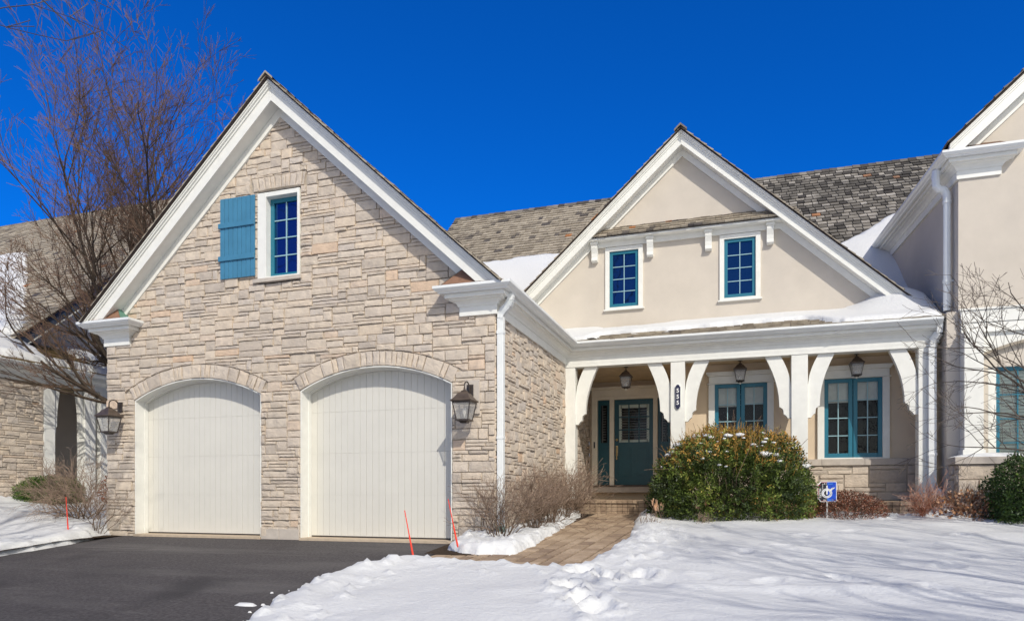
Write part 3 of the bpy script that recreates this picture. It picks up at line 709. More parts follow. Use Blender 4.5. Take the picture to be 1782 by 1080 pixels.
# roof of the garage wing
ov = 4.04; ZE = ZC-K*ov
Vr = Vector((-1, 0, K)).normalized(); Vl = Vector((1, 0, K)).normalized(); ln = ov*math.hypot(1, K)
yfr = 9.59
cut = lambda v: 0
mb = MB()
shingles(mb, (XC+ov+.02, yfr, ZE-.02), (0, 1, 0), Vr, ln+.02, lambda v: -.0, lambda v: 6.0+4.4*v/ln, 41, expo=.2, th=.026)
shingles(mb, (XC-ov-.02, yfr, ZE-.02), (0, 1, 0), Vl, ln+.02, lambda v: -.0, lambda v: 9+1.4*v/ln, 42, expo=.2, th=.026)
rf = mb.build('roof', 'shingle', H)
mb = MB(); r_ = random.Random(5)
y = yfr-.03
while y < 19.7:
    for s_ in (-1, 1):
        t = r_.uniform(.01, .02); mb.add([(XC, y, ZC+.055+t), (XC, y+.32, ZC+.045), (XC+s_*.14, y+.32, ZC+.045-.13), (XC+s_*.14, y, ZC+.055+t-.13), (XC, y, ZC+.02+t), (XC+s_*.14, y, ZC+.02+t-.13)], [(0, 1, 2, 3), (0, 3, 5, 4)], r_.random()*.5)
    y += .2
mb.build('ridge_cap', 'shingle', H)
FLOOR[0] = 3.912; rake(H, XC, ZC, K, XC-4.02, XC+4.02, 9.71, 10); FLOOR[0] = -99
# eaves: cornice and gutter, right return along side wall to the porch
ZG = 3.91
pr_ = [(-4.08, 10.06), (-4.08, 9.985), (XR+.01, 9.985), (XR+.01, 14.43), (3.45, 14.43)]
mb = MB(); sweep(mb, pr_, cornice_prof(ZG)); mb.build('cornice', 'white', H, recalc=True, bevel=.002)
mb = MB(); sweep(mb, pr_, gutter_prof(ZG)); mb.build('gutter', 'gutter_white', H, recalc=True)
pl_ = [(XL-.01, 22), (XL-.01, 9.985), (-10.68, 9.985), (-10.68, 10.06)]
mb = MB(); sweep(mb, pl_, cornice_prof(ZG)); mb.build('cornice', 'white', H, recalc=True, bevel=.002)
mb = MB(); sweep(mb, pl_, gutter_prof(ZG)); mb.build('gutter', 'gutter_white', H, recalc=True)
# little hipped roofs on the returns
for (xa, xb, sgn) in ((-4.36, -3.30, 1), (-11.6, -10.58, -1)):
    mb = MB(); yb, yt = 9.70, 9.99; z0, z1 = ZG-.01, ZG+.40
    if sgn > 0: px = xa+.42; A = (xa, yb, z0); B = (xb, yb, z0); P = (px, yt, z1); C = (xa, yt, z0); D_ = (xb-.45, yt, z1); mb.add([A, B, D_, P, C], [(0, 1, 2, 3), (0, 3, 4)], .7)
    else: px = xb-.42; A = (xa, yb, z0); B = (xb, yb, z0); P = (px, yt, z1); C = (xb, yt, z0); D_ = (xa+.45, yt, z1); mb.add([A, B, P, D_], [(0, 1, 2, 3)], .7)
    for i in range(6):
        u = i/6; xq = xa+(xb-xa)*u
        mb.box(xq, xq+(xb-xa)/6-.006, yb-.01, yb+.11, z0, z0+.03+.004*(i % 2), (i*.37) % 1)
    ob = mb.build('return_roof', 'copper', H)
    mb = MB(); q = [A, P, C] if sgn > 0 else [B, C, P]
    mb.add([tuple(Vector(p)+Vector((-.004*sgn, 0, .004))) for p in q], [(0, 1, 2)]); mb.build('flashing', 'verdigris', ob)
# downspout at the garage corner
mb = MB(); cx_, cy_ = -3.455, 10.03
mb.box(cx_-.05, cx_+.05, cy_-.04, cy_+.04, .12, 3.45)
for dx in (-.025, 0, .025): mb.box(cx_+dx-.006, cx_+dx+.006, cy_-.045, cy_-.039, .12, 3.44)
mb.box(cx_-.056, cx_+.056, cy_-.048, cy_+.046, 3.20, 3.25); mb.box(cx_-.056, cx_+.056, cy_-.048, cy_+.046, 1.6, 1.64)
pts = [(cx_, cy_, 3.44), (cx_+.004, cy_, 3.50), (cx_+.05, cy_-.0, 3.56), (cx_+.12, cy_-.0, 3.62), (cx_+.155, cy_-.0, 3.70), (cx_+.16, cy_-.0, 3.80)]
for a, b in zip(pts[:-1], pts[1:]): mb.bar(a, (b[0]+.001, b[1]+.001, b[2]), .085, .10)
for i in range(26):
    a = pts[min(int(i/5.3), 4)]; b = pts[min(int(i/5.3), 4)+1]; t = (i/5.3) % 1; p = [a[q]+(b[q]-a[q])*t for q in range(3)]
    mb.bar((p[0]-.002, p[1], p[2]-.002), (p[0]+.002, p[1], p[2]+.003), .098, .112)
mb.build('downspout', 'gutter_white', H)

# ---------------- porch
DZ = .625
mb = MB()
# window wall and the gable above it stand 1 m behind the posts; the entry is recessed to y = 17
YW = 15.4
K2 = .913; XC2, ZC2 = -1.169, 8.45
zi = lambda x: ZC2-.12-K2*abs(x-XC2)
UW = ((-2.745, -2.106), (-.303, .326)); PW = ((-.494, .552), (1.637, 2.694))
holed(mb, [(-5.07, 3.56), (3.62, 3.56), (3.62, zi(3.62)), (XC2, zi(XC2)), (-5.07, zi(-5.07))], [(a, b, 4.893, 6.134) for a, b in UW], YW)
mb.build('wall', 'stucco', H); mb = MB()
holed(mb, [(-1.38, DZ-.3), (3.6, DZ-.3), (3.6, 3.56), (-1.38, 3.56)], [(a, b, 1.487, 3.072) for a, b in PW], YW)
mb.add([(-1.38, YW, .3), (-1.38, 17, .3), (-1.38, 17, 3.6), (-1.38, YW, 3.6)], [(0, 3, 2, 1)])
holed(mb, [(XR, DZ-.3), (-1.36, DZ-.3), (-1.36, 3.7), (XR, 3.7)], [(-3.4, -1.5, .93, 3.1)], 17.0)
wl = mb.build('porch_wall', 'porch_stucco', H)
mb = MB(); mb.box(XR+.01, 3.48, 14.62, YW-.002, 3.50, 3.53); mb.box(XR+.01, -1.385, YW-.002, 16.99, 3.50, 3.53)
for i in range(28):
    if 14.62+i*.085+.079 < YW: mb.box(XR+.01, 3.48, 14.62+i*.085, 14.62+i*.085+.079, 3.495, 3.502)
    else: mb.box(XR+.01, -1.385, 14.62+i*.085, 14.62+i*.085+.079, 3.495, 3.502)
mb.build('porch_ceiling', 'wood_ceiling', H)
mb = MB(); mb.box(XR+.01, 3.42, 14.402, 14.66, 3.435, 3.62); mb.build('porch_beam', 'white', H, bevel=.003)
for (a, b) in ((-3.575, -3.305), (-1.325, -1.045), (.955, 1.25), (3.12, 3.30)):
    mb = MB(); mb.box(a, b, 14.415, 14.66, DZ-.02, 3.433); mb.box(a-.012, b+.012, 14.403, 14.672, DZ-.02, DZ+.16); mb.build('porch_post', 'white', H, bevel=.006)
BR = [(0, -1.21), (.06, -1.21), (.075, -1.185), (.10, -1.15), (.135, -1.13), (.14, -1.08), (.15, -1.03), (.185, -1.0), (.215, -.985), (.215, -.93), (.225, -.78), (.25, -.62), (.29, -.46), (.34, -.31), (.405, -.15), (.475, 0)]
BL = [(.19, 0), (.13, -.12), (.075, -.25), (.03, -.40), (.004, -.58), (0, -.75)]
for (x, s_) in ((-3.305, 1), (-1.325, -1), (-1.045, 1), (.955, -1), (1.25, 1), (3.12, -1)):
    mb = MB(); P = [(x+s_*u, 3.433+w_) for u, w_ in BR]+[(x+s_*u, 3.433+w_) for u, w_ in BL]
    # split the concave outline into strips between the two edges
    zs = sorted(set([w_ for _, w_ in BR+BL]), reverse=True)
    def ev(tab, z):
        tb = sorted(tab, key=lambda q: q[1])
        if z <= tb[0][1]: return tb[0][0]
        for p, q in zip(tb[:-1], tb[1:]):
            if p[1] <= z <= q[1]: return p[0]+(q[0]-p[0])*((z-p[1])/max(q[1]-p[1], 1e-6))
        return tb[-1][0]
    BRr = BR[1:]
    lf = [(ev(BL, z), z) for z in zs]; rt = [(ev(BRr, z), z) for z in zs]
    vs = []; 
    for y in (14.47, 14.60):
        for (u, z) in lf: vs.append((x+s_*u, y, 3.433+z))
        for (u, z) in rt: vs.append((x+s_*u, y, 3.433+z))
    n = len(zs); fs = []
    for i in range(n-1):
        fs += [(i, i+1, n+i+1, n+i), (2*n+i, 3*n+i, 3*n+i+1, 2*n+i+1), (n+i, n+i+1, 3*n+i+1, 3*n+i), (i, 2*n+i, 2*n+i+1, i+1)]
    fs.append((n-1, 2*n-1+0, 4*n-1, 3*n-1))
    mb.add(vs, fs); mb.build('porch_bracket', 'white', H, recalc=True, bevel=.003)
# stone base wall and cap under the porch windows
for (a, b, sd, yy) in ((-1.37, 3.49, 23, YW), (XR, -3.46, 29, 17.0)):
    bw = MB(); bw.box(a, b, yy-.065, yy, DZ-.1, 1.33); bwo = bw.build('base_wall', 'mortar', H)
    st = MB(); stone_wall(st, a, b, DZ, 1.328, front(yy-.065), sd, cu=.075, cv=.09, hw=(3, 5, 3), gap=.006); st.build('stonework', 'stone', bwo)
mb = MB(); x = -1.39
for b in (.36, 1.585, 2.37, 3.12, 3.49): mb.box(x, b-.004, YW-.12, YW, 1.331, 1.46); x = b
mb.build('base_cap', 'stone_cap', H, bevel=.005)
# porch windows
for (a, b) in PW:
    w = window(H, a, b, 1.487, 3.072, YW-.03, (.127, .127, .0, .025), sashes=2, head=(a-.18, b+.18, 3.095, 3.325), glass='glass', fw=.077, recess=.0, mw=.018)
    mb = MB(); mb.box(a-.02, b+.02, YW+.10, YW+.105, 1.45, 3.10); mb.build('interior', 'dark_room', w)
    m_ = (a+b)/2; mb = MB(); mb.box(a+.04, m_-.03, YW+.04, YW+.045, 2.60, 3.05); mb.box(m_+.03, b-.04, YW+.04, YW+.045, 2.64, 3.05)
    for i in range(4): mb.box(a+.04, b-.04, YW+.034, YW+.041, 2.63+i*.11, 2.637+i*.11)
    mb.build('blind', 'blind', w)
# entry: casing, door, sidelights
mb = MB()
for (a, b) in ((-3.46, -3.315), (-3.015, -2.905), (-1.965, -1.86), (-1.56, -1.42)): mb.box(a, b, 16.90, 17.05, .93, 3.14)
mb.box(-3.46, -1.42, 16.902, 17.05, 3.055, 3.14); mb.box(-3.46, -1.42, 16.895, 17.05, 3.142, 3.29)
mb.prism([(-3.47, 3.29), (-1.41, 3.29), (-1.36, 3.345), (-1.36, 3.365), (-3.52, 3.365), (-3.52, 3.345)], 16.84, 17.05)
ef = mb.build('door_frame', 'cream', H, bevel=.003)
mb = MB(); mb.box(-3.47, -1.42, 16.82, 17.05, .79, .925); ds = mb.build('door_step', 'stone_cap', H, bevel=.004)
mb = MB(); mb.box(-3.44, -1.45, 16.80, 17.05, .927, .965); mb.build('threshold', 'bronze', ds)
def lite_door(name, x0, x1, z0, z1, gx0, gx1, gz0, gz1, cols, rows, mtl):
    mb = MB(); y0, y1 = 16.975, 17.02
    mb.box(x0, gx0, y0, y1, z0, z1); mb.box(gx1, x1, y0, y1, z0, z1); mb.box(gx0, gx1, y0+.001, y1, gz1, z1); mb.box(gx0, gx1, y0+.001, y1, z0, gz0)
    for c in range(1, cols): x = gx0+(gx1-gx0)*c/cols; mb.box(x-.013, x+.013, y0+.002, y0+.02, gz0, gz1)
    for c in range(1, rows): z = gz0+(gz1-gz0)*c/rows; mb.box(gx0, gx1, y0+.004, y0+.018, z-.013, z+.013)
    # raised panels
    np_ = 2 if (x1-x0) > .5 else 1; pw = (x1-x0-.12*(np_+1)+.0)/np_
    for i in range(np_):
        a = x0+.12+i*(pw+.12)
        if np_ == 1: a = x0+.06; pw = x1-x0-.12
        mb.box(a, a+pw, y0-.004, y0, z0+.2, gz0-.12); mb.box(a+.03, a+pw-.03, y0-.014, y0-.004, z0+.23, gz0-.15)
    d = mb.build(name, mtl, H, bevel=.003)
    yp = y0+.024; mb = MB(); mb.add([(gx0-.003, yp, gz0-.003), (gx1+.003, yp, gz0-.003), (gx1+.003, yp, gz1+.003), (gx0-.003, yp, gz1+.003)], [(0, 1, 2, 3)]); mb.build('pane', 'glass', d)
    mb = MB(); f = .055
    a, b, c, e = gx0-.01, gx1+.01, gz0-.01, gz1+.01
    if np_ == 2:
        mb.box(a, a+f+.02, y0+.05, y0+.075, c, e); mb.box(b-f-.02, b, y0+.05, y0+.075, c, e); mb.box(a+f, b-f, y0+.05, y0+.075, c, c+.07); mb.box(a+f, b-f, y0+.05, y0+.075, e-.09, e)
        mb.build('louver_frame', 'shutter_white', d); mb = MB()
    n = 13; zz0, zz1 = c+.08, e-.1
    for i in range(n):
        z = zz0+(zz1-zz0)*i/(n-1)
        mb.add([(a+f, y0+.045, z-.004), (b-f, y0+.045, z-.004), (b-f, y0+.10, z+.02), (a+f, y0+.10, z+.02), (a+f, y0+.045, z+.008), (b-f, y0+.045, z+.008), (b-f, y0+.10, z+.032), (a+f, y0+.10, z+.032)], [(0, 1, 5, 4), (4, 5, 6, 7), (3, 2, 1, 0)])
    if np_ == 1: mb.box(a+f-.02, a+f, y0+.045, y0+.06, c, e)
    mb.build('louvers', 'slat', d)
    mb = MB(); mb.box(x0-.05, x1+.05, y0+.125, y0+.13, z0-.08, z1+.06); mb.build('interior', 'dark_room', d)
    return d
fd = lite_door('front_door', -2.902, -1.968, .975, 3.052, -2.80, -2.065, 2.01, 2.93, 3, 3, 'teal_dark')
lite_door('sidelight', -3.313, -3.017, .975, 3.052, -3.245, -3.085, 2.01, 2.93, 1, 1, 'teal_dark')
lite_door('sidelight', -1.858, -1.562, .975, 3.052, -1.79, -1.63, 2.01, 2.93, 1, 1, 'teal_dark')
mb = MB(); mb.lathe([(.03, 0), (.034, .006), (.02, .02), (.012, .03)], (0, 0, 0), 14)
mb.v = [(-2.845+a, 16.965-c, 2.075+b) for a, b, c in mb.v]
mb.box(-2.87, -2.82, 16.962, 16.975, 1.68, 1.93); mb.tube([(-2.845, 16.96, 1.90), (-2.845, 16.90, 1.87), (-2.845, 16.895, 1.75), (-2.845, 16.925, 1.66), (-2.845, 16.965, 1.64)], .011, 8)
mb.lathe([(.016, -.03), (.022, 0), (.016, .03)], (-2.845, 16.93, 1.62), 10)
mb.build('handle', 'brass', fd)
mb = MB(); mb.box(-3.405, -3.375, 16.88, 16.90, 1.88, 2.03); mb.build('doorbell', 'black_paint', H, bevel=.004)
# deck, riser and step
poly = [(XR+.005, 14.22), (-2.6, 14.2), (-1.6, 14.12), (0.2, 13.9), (1.6, 13.55), (2.6, 13.3), (3.2, 13.25), (3.5, 13.6), (3.5, 17), (XR+.005, 17)]
mb = MB(); mb.prism([(x, y+.03) for x, y in poly], .1, DZ-.01, 'z'); dk = mb.build('porch_deck', 'joint', H)
mb = MB(); rng = random.Random(77)
for (a, b, c, d) in ashlar(XR+.01, 3.48, 14.45, 16.9, rng, cu=.11, cv=.11, wr=(1, 3), hw=(3, 4, 1)):
    mb.box(a+.004, b-.004, c+.004, d-.004, DZ-.02, DZ+rng.uniform(-.001, .002), rng.random())
pl = poly[:8]
for (p, q) in zip(pl[:-1], pl[1:]):
    ln_ = math.dist(p, q); n = max(1, round(ln_/.115)); dx, dy = (q[0]-p[0])/ln_, (q[1]-p[1])/ln_; nx_, ny_ = -dy, dx
    for i in range(n):
        a = ln_*i/n+.004; b = ln_*(i+1)/n-.004; r = rng.random()
        A = (p[0]+dx*a, p[1]+dy*a); B = (p[0]+dx*b, p[1]+dy*b)
        for (o0, o1, za, zb) in ((-.03, .24, DZ-.055, DZ+.004), (0, .1, DZ-.13, DZ-.062), (0, .1, DZ-.215, DZ-.137), (0, .1, DZ-.30, DZ-.222)):
            vs = [(A[0]+nx_*o0, A[1]+ny_*o0), (B[0]+nx_*o0, B[1]+ny_*o0), (B[0]+nx_*o1, B[1]+ny_*o1), (A[0]+nx_*o1, A[1]+ny_*o1)]
            mb.add([(x, y, za) for x, y in vs]+[(x, y, zb) for x, y in vs], [(0, 3, 2, 1), (4, 5, 6, 7), (0, 1, 5, 4), (1, 2, 6, 5), (2, 3, 7, 6), (3, 0, 4, 7)], r)
for i in range(12):
    for (o0, o1, zz) in ((.25, .47, DZ),): pass
mb.build('deck_paving', 'paver', dk)
# upper gable windows, pent roof, corbels
for (a, b) in UW:
    window(H, a, b, 4.893, 6.134, YW, (.095, .095, .09, .045), recess=.005, sill=(a-.127, b+.127, YW-.065, YW+.02, 4.816, 4.848), sillm='white', fw=.068, mw=.016)
mb = MB(); xl, xr_ = -3.55, 1.205
mb.box(xl+.11, xr_-.11, YW-.055, YW, 6.233, 6.351); mb.box(xl+.045, xr_-.045, YW-.18, YW, 6.351, 6.383); mb.box(xl+.02, xr_-.02, YW-.235, YW-.18, 6.347, 6.392)
mb.build('pent_frieze', 'white', H, bevel=.003)
mb = MB(); shingles(mb, (xl, YW-.28, 6.40), (1, 0, 0), Vector((0, 1, .9)), .37, lambda v: v*.3, lambda v: xr_-xl-v*.3, 12, expo=.115, wr=(.1, .2), th=.032); mb.build('pent_roof', 'shingle', H)
for x in (-3.068, -1.848, -.623, .607):
    mb = MB(); mb.prism([(YW, 5.921), (YW-.09, 5.921), (YW-.122, 5.944), (YW-.118, 5.98), (YW-.095, 6.016), (YW-.10, 6.107), (YW-.127, 6.179), (YW-.145, 6.224), (YW-.145, 6.288), (YW, 6.288)], x-.068, x+.068, 'x')
    mb.box(x-.082, x+.082, YW-.172, YW, 6.288, 6.347); mb.build('corbel', 'white', H, bevel=.003)
rake(H, XC2, ZC2, K2, -4.94, 3.42, YW-.31, YW, fb=.30, fr=.43)
mb = MB(); ov2 = 4.44; ln2 = ov2*math.hypot(1, K2); Vr2 = Vector((-1, 0, K2)).normalized(); Vl2 = Vector((1, 0, K2)).normalized()
shingles(mb, (XC2+ov2, YW-.43, ZC2-K2*ov2), (0, 1, 0), Vr2, ln2, lambda v: 0, lambda v: 1.4+4.6*v/ln2, 51, expo=.19, th=.026)
shingles(mb, (XC2-3.99, YW-.43, ZC2-K2*3.99), (0, 1, 0), Vl2, 3.99*math.hypot(1, K2), lambda v: 0, lambda v: 1.4+4.6*v/ln2, 52, expo=.19, th=.026)
mb.build('roof', 'shingle', H)
mb = MB(); y = YW-.49
while y < 20.8:
    for s_ in (-1, 1):
        t = r_.uniform(.01, .02); mb.add([(XC2, y, ZC2+.055+t), (XC2, y+.32, ZC2+.045), (XC2+s_*.13, y+.32, ZC2-.076), (XC2+s_*.13, y, ZC2-.066+t), (XC2, y, ZC2+.01+t), (XC2+s_*.13, y, ZC2-.11+t)], [(0, 1, 2, 3), (0, 3, 5, 4)], r_.random()*.3)
    y += .2
mb.build('ridge_cap', 'shingle', H)
# porch roof
PS = .39
mb = MB(); shingles(mb, (-3.25, 14.10, ZG-.015), (1, 0, 0), (0, 1, PS), 1.39, lambda v: -.45*v-.15, lambda v: 6.75, 61, expo=.155, th=.034); mb.build('roof', 'shingle', H)
# main roof
RY, RZ, RK = 22.92, 10.49, .91
def main_z(y): return RZ-RK*(RY-y)
mb = MB(); y0 = 15.42; vl = (RY-y0)*math.hypot(1, RK)
shingles(mb, (-9.6, y0, main_z(y0)), (1, 0, 0), (0, 1, RK), vl, lambda v: 0, lambda v: 8.7, 71, expo=.19, wr=(.12, .3), th=.036, dark=.03, gap=.010)
mb.add([(-9.6, RY, RZ), (8.1, RY, RZ), (8.1, RY+8, RZ-7.3), (-9.6, RY+8, RZ-7.3)], [(0, 1, 2, 3)], .3)
mb.build('roof', 'shingle', H)
mb = MB()
shingles(mb, (-.9, y0, main_z(y0)+.004), (1, 0, 0), (0, 1, RK), vl, lambda v: 0, lambda v: 9.0, 72, expo=.20, wr=(.15, .25), th=.036, gap=.02)
mb.build('roof', 'shingle_grey', H)
mb = MB(); x = -9.6; r_ = random.Random(9)
while x < 8.0:
    t = r_.uniform(.0, .015)
    mb.add([(x, RY-.14, RZ-.075+t), (x+.3, RY-.14, RZ-.085), (x+.3, RY, RZ+.055), (x, RY, RZ+.065+t), (x, RY-.14, RZ-.11), (x, RY, RZ+.02)], [(0, 1, 2, 3), (4, 0, 3, 5), (4, 5, 3, 0)], r_.random()*.6); x += .21
mb.build('ridge_cap', 'shingle_grey', H)
# back wall under main roof
mb = MB(); mb.box(-11.2, -3.6, 17.2, 17.3, 0, 4.0); mb.build('wall', 'stucco', H)
# porch downspout (right end)
mb = MB(); cx_, cy_ = 3.325, 14.36
mb.box(cx_-.065, cx_+.065, cy_-.05, cy_+.05, .95, 3.42); mb.box(cx_-.074, cx_+.074, cy_-.058, cy_+.055, 1.45, 1.50)
for a, b in zip([(cx_, cy_, 3.40), (cx_+.01, cy_, 3.52), (cx_+.09, cy_-.08, 3.66)], [(cx_+.01, cy_, 3.52), (cx_+.09, cy_-.08, 3.66), (cx_+.09, cy_-.12, 3.82)]): mb.bar(a, b, .10, .12)
mb.bar((cx_, cy_, .96), (cx_+.04, cy_-.03, .82), .13, .11); mb.bar((cx_+.04, cy_-.03, .84), (cx_+.10, cy_-.20, .66), .14, .11); mb.bar((cx_+.10, cy_-.19, .68), (cx_+.12, cy_-.30, .52), .14, .10)
mb.build('downspout', 'gutter_white', H, bevel=.008)

# ------------------------------------------------------------------ snow lying on roofs
def drift(name, label, O, U, V, nu, nv, edgef, T, seed, wu, wv):
    O = Vector(O); U = Vector(U).normalized(); V = Vector(V).normalized(); Nn = U.cross(V).normalized()
    if Nn.z < 0: Nn = -Nn
    vs = []; ok = []
    for j in range(nv+1):
        for i in range(nu+1):
            u = wu*i/nu; v = wv*j/nv; d = edgef(u, v)+noise.fractal(Vector((u*2.4, v*2.4, seed)), 1, 2, 3)*.10
            d = min(d, v*1.2+.004, (wu-u)*1.2, (wv-v)*1.2+.05)
            t = max(0, min(1, d/.16)); h = T*(1+.3*noise.noise(Vector((u*1.3, v*1.3, seed))))
            ok.append(d > -.04); vs.append(O+U*u+V*v+Nn*(-.02+(h+.05)*math.sqrt(max(0, 1-(1-t)**2))))
    fs = []
    for j in range(nv):
        for i in range(nu):
            a = j*(nu+1)+i
            if ok[a] or ok[a+1] or ok[a+nu+1] or ok[a+nu+2]: fs.append((a, a+1, a+nu+2, a+nu+1))
    mb = MB(); mb.add(vs, fs); o = mb.build(name, 'snow', smooth=True); tag(o, label, 'snow', kind='stuff'); return o
# porch roof snow: u along X from -3.9, v up the slope
def pe(u, v):
    x = u-3.9; sm = lambda a, b, t: (lambda q: q*q*(3-2*q))(min(1, max(0, (t-a)/(b-a))))
    low = .60+.10*math.sin(x*1.1)-.9*sm(1.0, 2.2, x)-.9*sm(-2.75, -3.15, x)
    top = 1.22+.04*math.sin(x*3)+.6*sm(-1.6, -.9, x)+.6*sm(-3.0, -3.3, x)
    return min(v-low, top-v, 7.36-u)
drift('snow', 'long snow drift on the shallow porch roof above the gutter', (-3.9, 14.10, ZG+.005), (1, 0, 0), (0, 1, PS), 260, 60, pe, .06, 4.1, 7.4, 1.42)
# snow packed in the inner corner between the garage eave and the porch eave
mb = MB(); nu, nv = 34, 26; vs = []; fs = []
for j in range(nv+1):
    for i in range(nu+1):
        x = -4.5+1.75*i/nu; y = 14.13+1.26*j/nv
        zr_ = max(ZG+PS*(y-14.1), ZC-K*(x-XC)+.01 if x < -3.30 else -9)
        e = min((x+4.5)/.3, (-2.75-x)/.45, (y-14.10)/.12, 1); zz = zr_-.03+.12*math.sqrt(max(0, 1-(1-max(0, e))**2))+.015*noise.noise(Vector((x*3, y*3, 2)))
        vs.append((x, y, zz))
for j in range(nv):
    for i in range(nu): a = j*(nu+1)+i; fs.append((a, a+1, a+nu+2, a+nu+1))
mb.add(vs, fs); tag(mb.build('snow', 'snow', smooth=True), 'snow packed in the inner corner where the garage gutter meets the porch gutter', 'snow', kind='stuff')
mb = MB()
nu, nv = 40, 24; vs = []; fs = []
for j in range(nv+1):
    for i in range(nu+1):
        x = 1.7+1.83*i/nu; y = 14.16+1.3*j/nv
        q = math.exp(-(((x-2.95)/.62)**2+((y-15.35)/.55)**2))
        z = ZG+PS*(y-14.1)+.065+.36*q+.02*noise.noise(Vector((x*2, y*2, 1)))-.12*(1-min(1, j/5))-.12*max(0, 1-i/8)-.10*max(0, 1-(nu-i)/3)
        vs.append((x, y, z))
for j in range(nv):
    for i in range(nu): a = j*(nu+1)+i; fs.append((a, a+1, a+nu+2, a+nu+1))
mb.add(vs, fs); tag(mb.build('snow', 'snow', smooth=True), 'heap of snow in the corner of the porch roof against the right gable foot', 'snow', kind='stuff')
drift('snow', 'snow patch in the roof valley between the garage gable and the entry gable', (-8.33, 15.4, main_z(15.4)), (1, 0, 0), (0, 1, RK), 90, 60, lambda u, v: min(6.11-v+.05*math.sin(u*3), u-.3), .12, 8.2, 5.6, 6.7)
drift('snow', 'snow patch on the grey main roof beside the right-hand gutter', (.906, 15.4, main_z(15.4)), (1, 0, 0), (0, 1, RK), 60, 90, lambda u, v: min((4.98+(u-1.63)*1.05-v)*.7, u-.81), .12, 9.9, 3.3, 7.2)
# crumbs of snow along the edge of the drive
mb = MB(); r_ = random.Random(3)
for i in range(70):
    j = r_.randint(1, 6); p = lawn[j]; q_ = lawn[j+1]; t_ = r_.random(); x = p[0]+(q_[0]-p[0])*t_-abs(r_.gauss(0, .16))-.03; y = p[1]+(q_[1]-p[1])*t_+r_.gauss(0, .05); w_ = r_.uniform(.006, .028)
    zz = -.61+.0605*y+.005
    for k in range(1):
        n = 6; vs = [(x+w_*1.3*math.cos(6.283*m_/n)*r_.uniform(.7, 1.2), y+w_*math.sin(6.283*m_/n)*r_.uniform(.7, 1.2), zz-.004) for m_ in range(n)]+[(x+w_*.7*math.cos(6.283*m_/n), y+w_*.6*math.sin(6.283*m_/n), zz+w_*.6) for m_ in range(n)]
        mb.add(vs, [(m_, (m_+1) % n, n+(m_+1) % n, n+m_) for m_ in range(n)]+[tuple(range(n, 2*n))])
x, y = -4.42, 5.45; zz = -.61+.0605*y+.004
vs = [(x+.11*math.cos(6.283*m_/10)*(1+.25*math.sin(m_*2.3)), y+.05*math.sin(6.283*m_/10), zz-.004) for m_ in range(10)]+[(x+.08*math.cos(6.283*m_/10), y+.03*math.sin(6.283*m_/10), zz+.02) for m_ in range(10)]
mb.add(vs, [(m_, (m_+1) % 10, 10+(m_+1) % 10, 10+m_) for m_ in range(10)]+[tuple(range(10, 20))])
tag(mb.build('snow', 'snow'), 'crumbs of snow scattered on the asphalt along the lawn edge', 'snow', kind='stuff')

# ------------------------------------------------------------------ RIGHT TOWNHOUSE
Q = thing('townhouse', 'pale stucco townhouse at the right edge with white gutter, pilaster and stone pier', 'house', (3.8, 14.05, 0))
ZG3 = 6.696; YR = 14.09
XC3 = 7.25; KR = .93; ZC3 = 6.777+KR*(XC3-3.424)
mb = MB(); zi3 = lambda x: ZC3-.12-KR*abs(x-XC3)
sideX = lambda y: 3.669-.072*(y-YR)
mb.add([(3.669, YR, 3.92), (10.9, YR, 3.92), (10.9, YR, zi3(10.9)), (XC3, YR, zi3(XC3)), (3.669, YR, zi3(3.669))], [(0, 1, 2, 3, 4)])
mb.add([(3.669, YR, 3.3), (sideX(20), 20, 3.3), (sideX(20), 20, 6.6), (3.669, YR, 6.6)], [(0, 3, 2, 1)])
mb.add([(3.497, YR+.03, .2), (3.497, 15.41, .2), (3.497, 15.41, 3.98), (3.497, YR+.03, 3.98)], [(0, 3, 2, 1)])
mb.add([(3.497, YR+.03, .2), (4.131, YR+.03, .2), (4.131, YR+.03, 3.98), (3.497, YR+.03, 3.98)], [(0, 1, 2, 3)])
mb.add([(4.131, YR+.03, 2.972), (10.9, YR+.03, 2.972), (10.9, YR+.03, 3.98), (4.131, YR+.03, 3.98)], [(0, 1, 2, 3)])
mb.add([(5.8, YR+.03, .2), (10.9, YR+.03, .2), (10.9, YR+.03, 2.98), (5.8, YR+.03, 2.98)], [(0, 1, 2, 3)])
mb.build('wall', 'stucco', Q)
mb = MB()
mb.box(3.69, 10.9, YR-.068, YR+.03, 3.747, 3.958); mb.box(3.669, 10.9, YR-.09, YR+.03, 3.96, 3.996)
mb.box(3.70, 10.9, YR-.05, YR+.03, 3.593, 3.742); mb.box(3.69, 10.9, YR-.11, YR+.03, 3.561, 3.591)
mb.build('band_board', 'white', Q, bevel=.004)
mb = MB(); n = 24; pts = []
for i in range(n+1):
    x = 3.986+2.355*i/n; pts.append((x, 3.171+.272*(1-((x-5.164)/1.178)**2)))
for p, q in zip(pts[:-1], pts[1:]): mb.add([(p[0], YR-.045, p[1]), (q[0], YR-.045, q[1]), (q[0], YR-.045, 3.559), (p[0], YR-.045, 3.559), (p[0], YR+.02, p[1]), (q[0], YR+.02, q[1])], [(0, 1, 2, 3), (0, 4, 5, 1)])
mb.build('arched_board', 'white', Q)
mb = MB()
for p, q in zip(pts[:-1], pts[1:]): mb.bar((p[0], YR-.055, p[1]-.01), (q[0], YR-.055, q[1]-.01), .055, .045)
mb.build('arch_edge', 'shingle', Q)
mb = MB(); mb.box(3.696, 3.986, YR-.245, YR+.02, 1.387, 3.560); mb.box(3.67, 4.012, YR-.26, YR+.02, 1.387, 1.523); mb.build('pilaster', 'white', Q, bevel=.005)
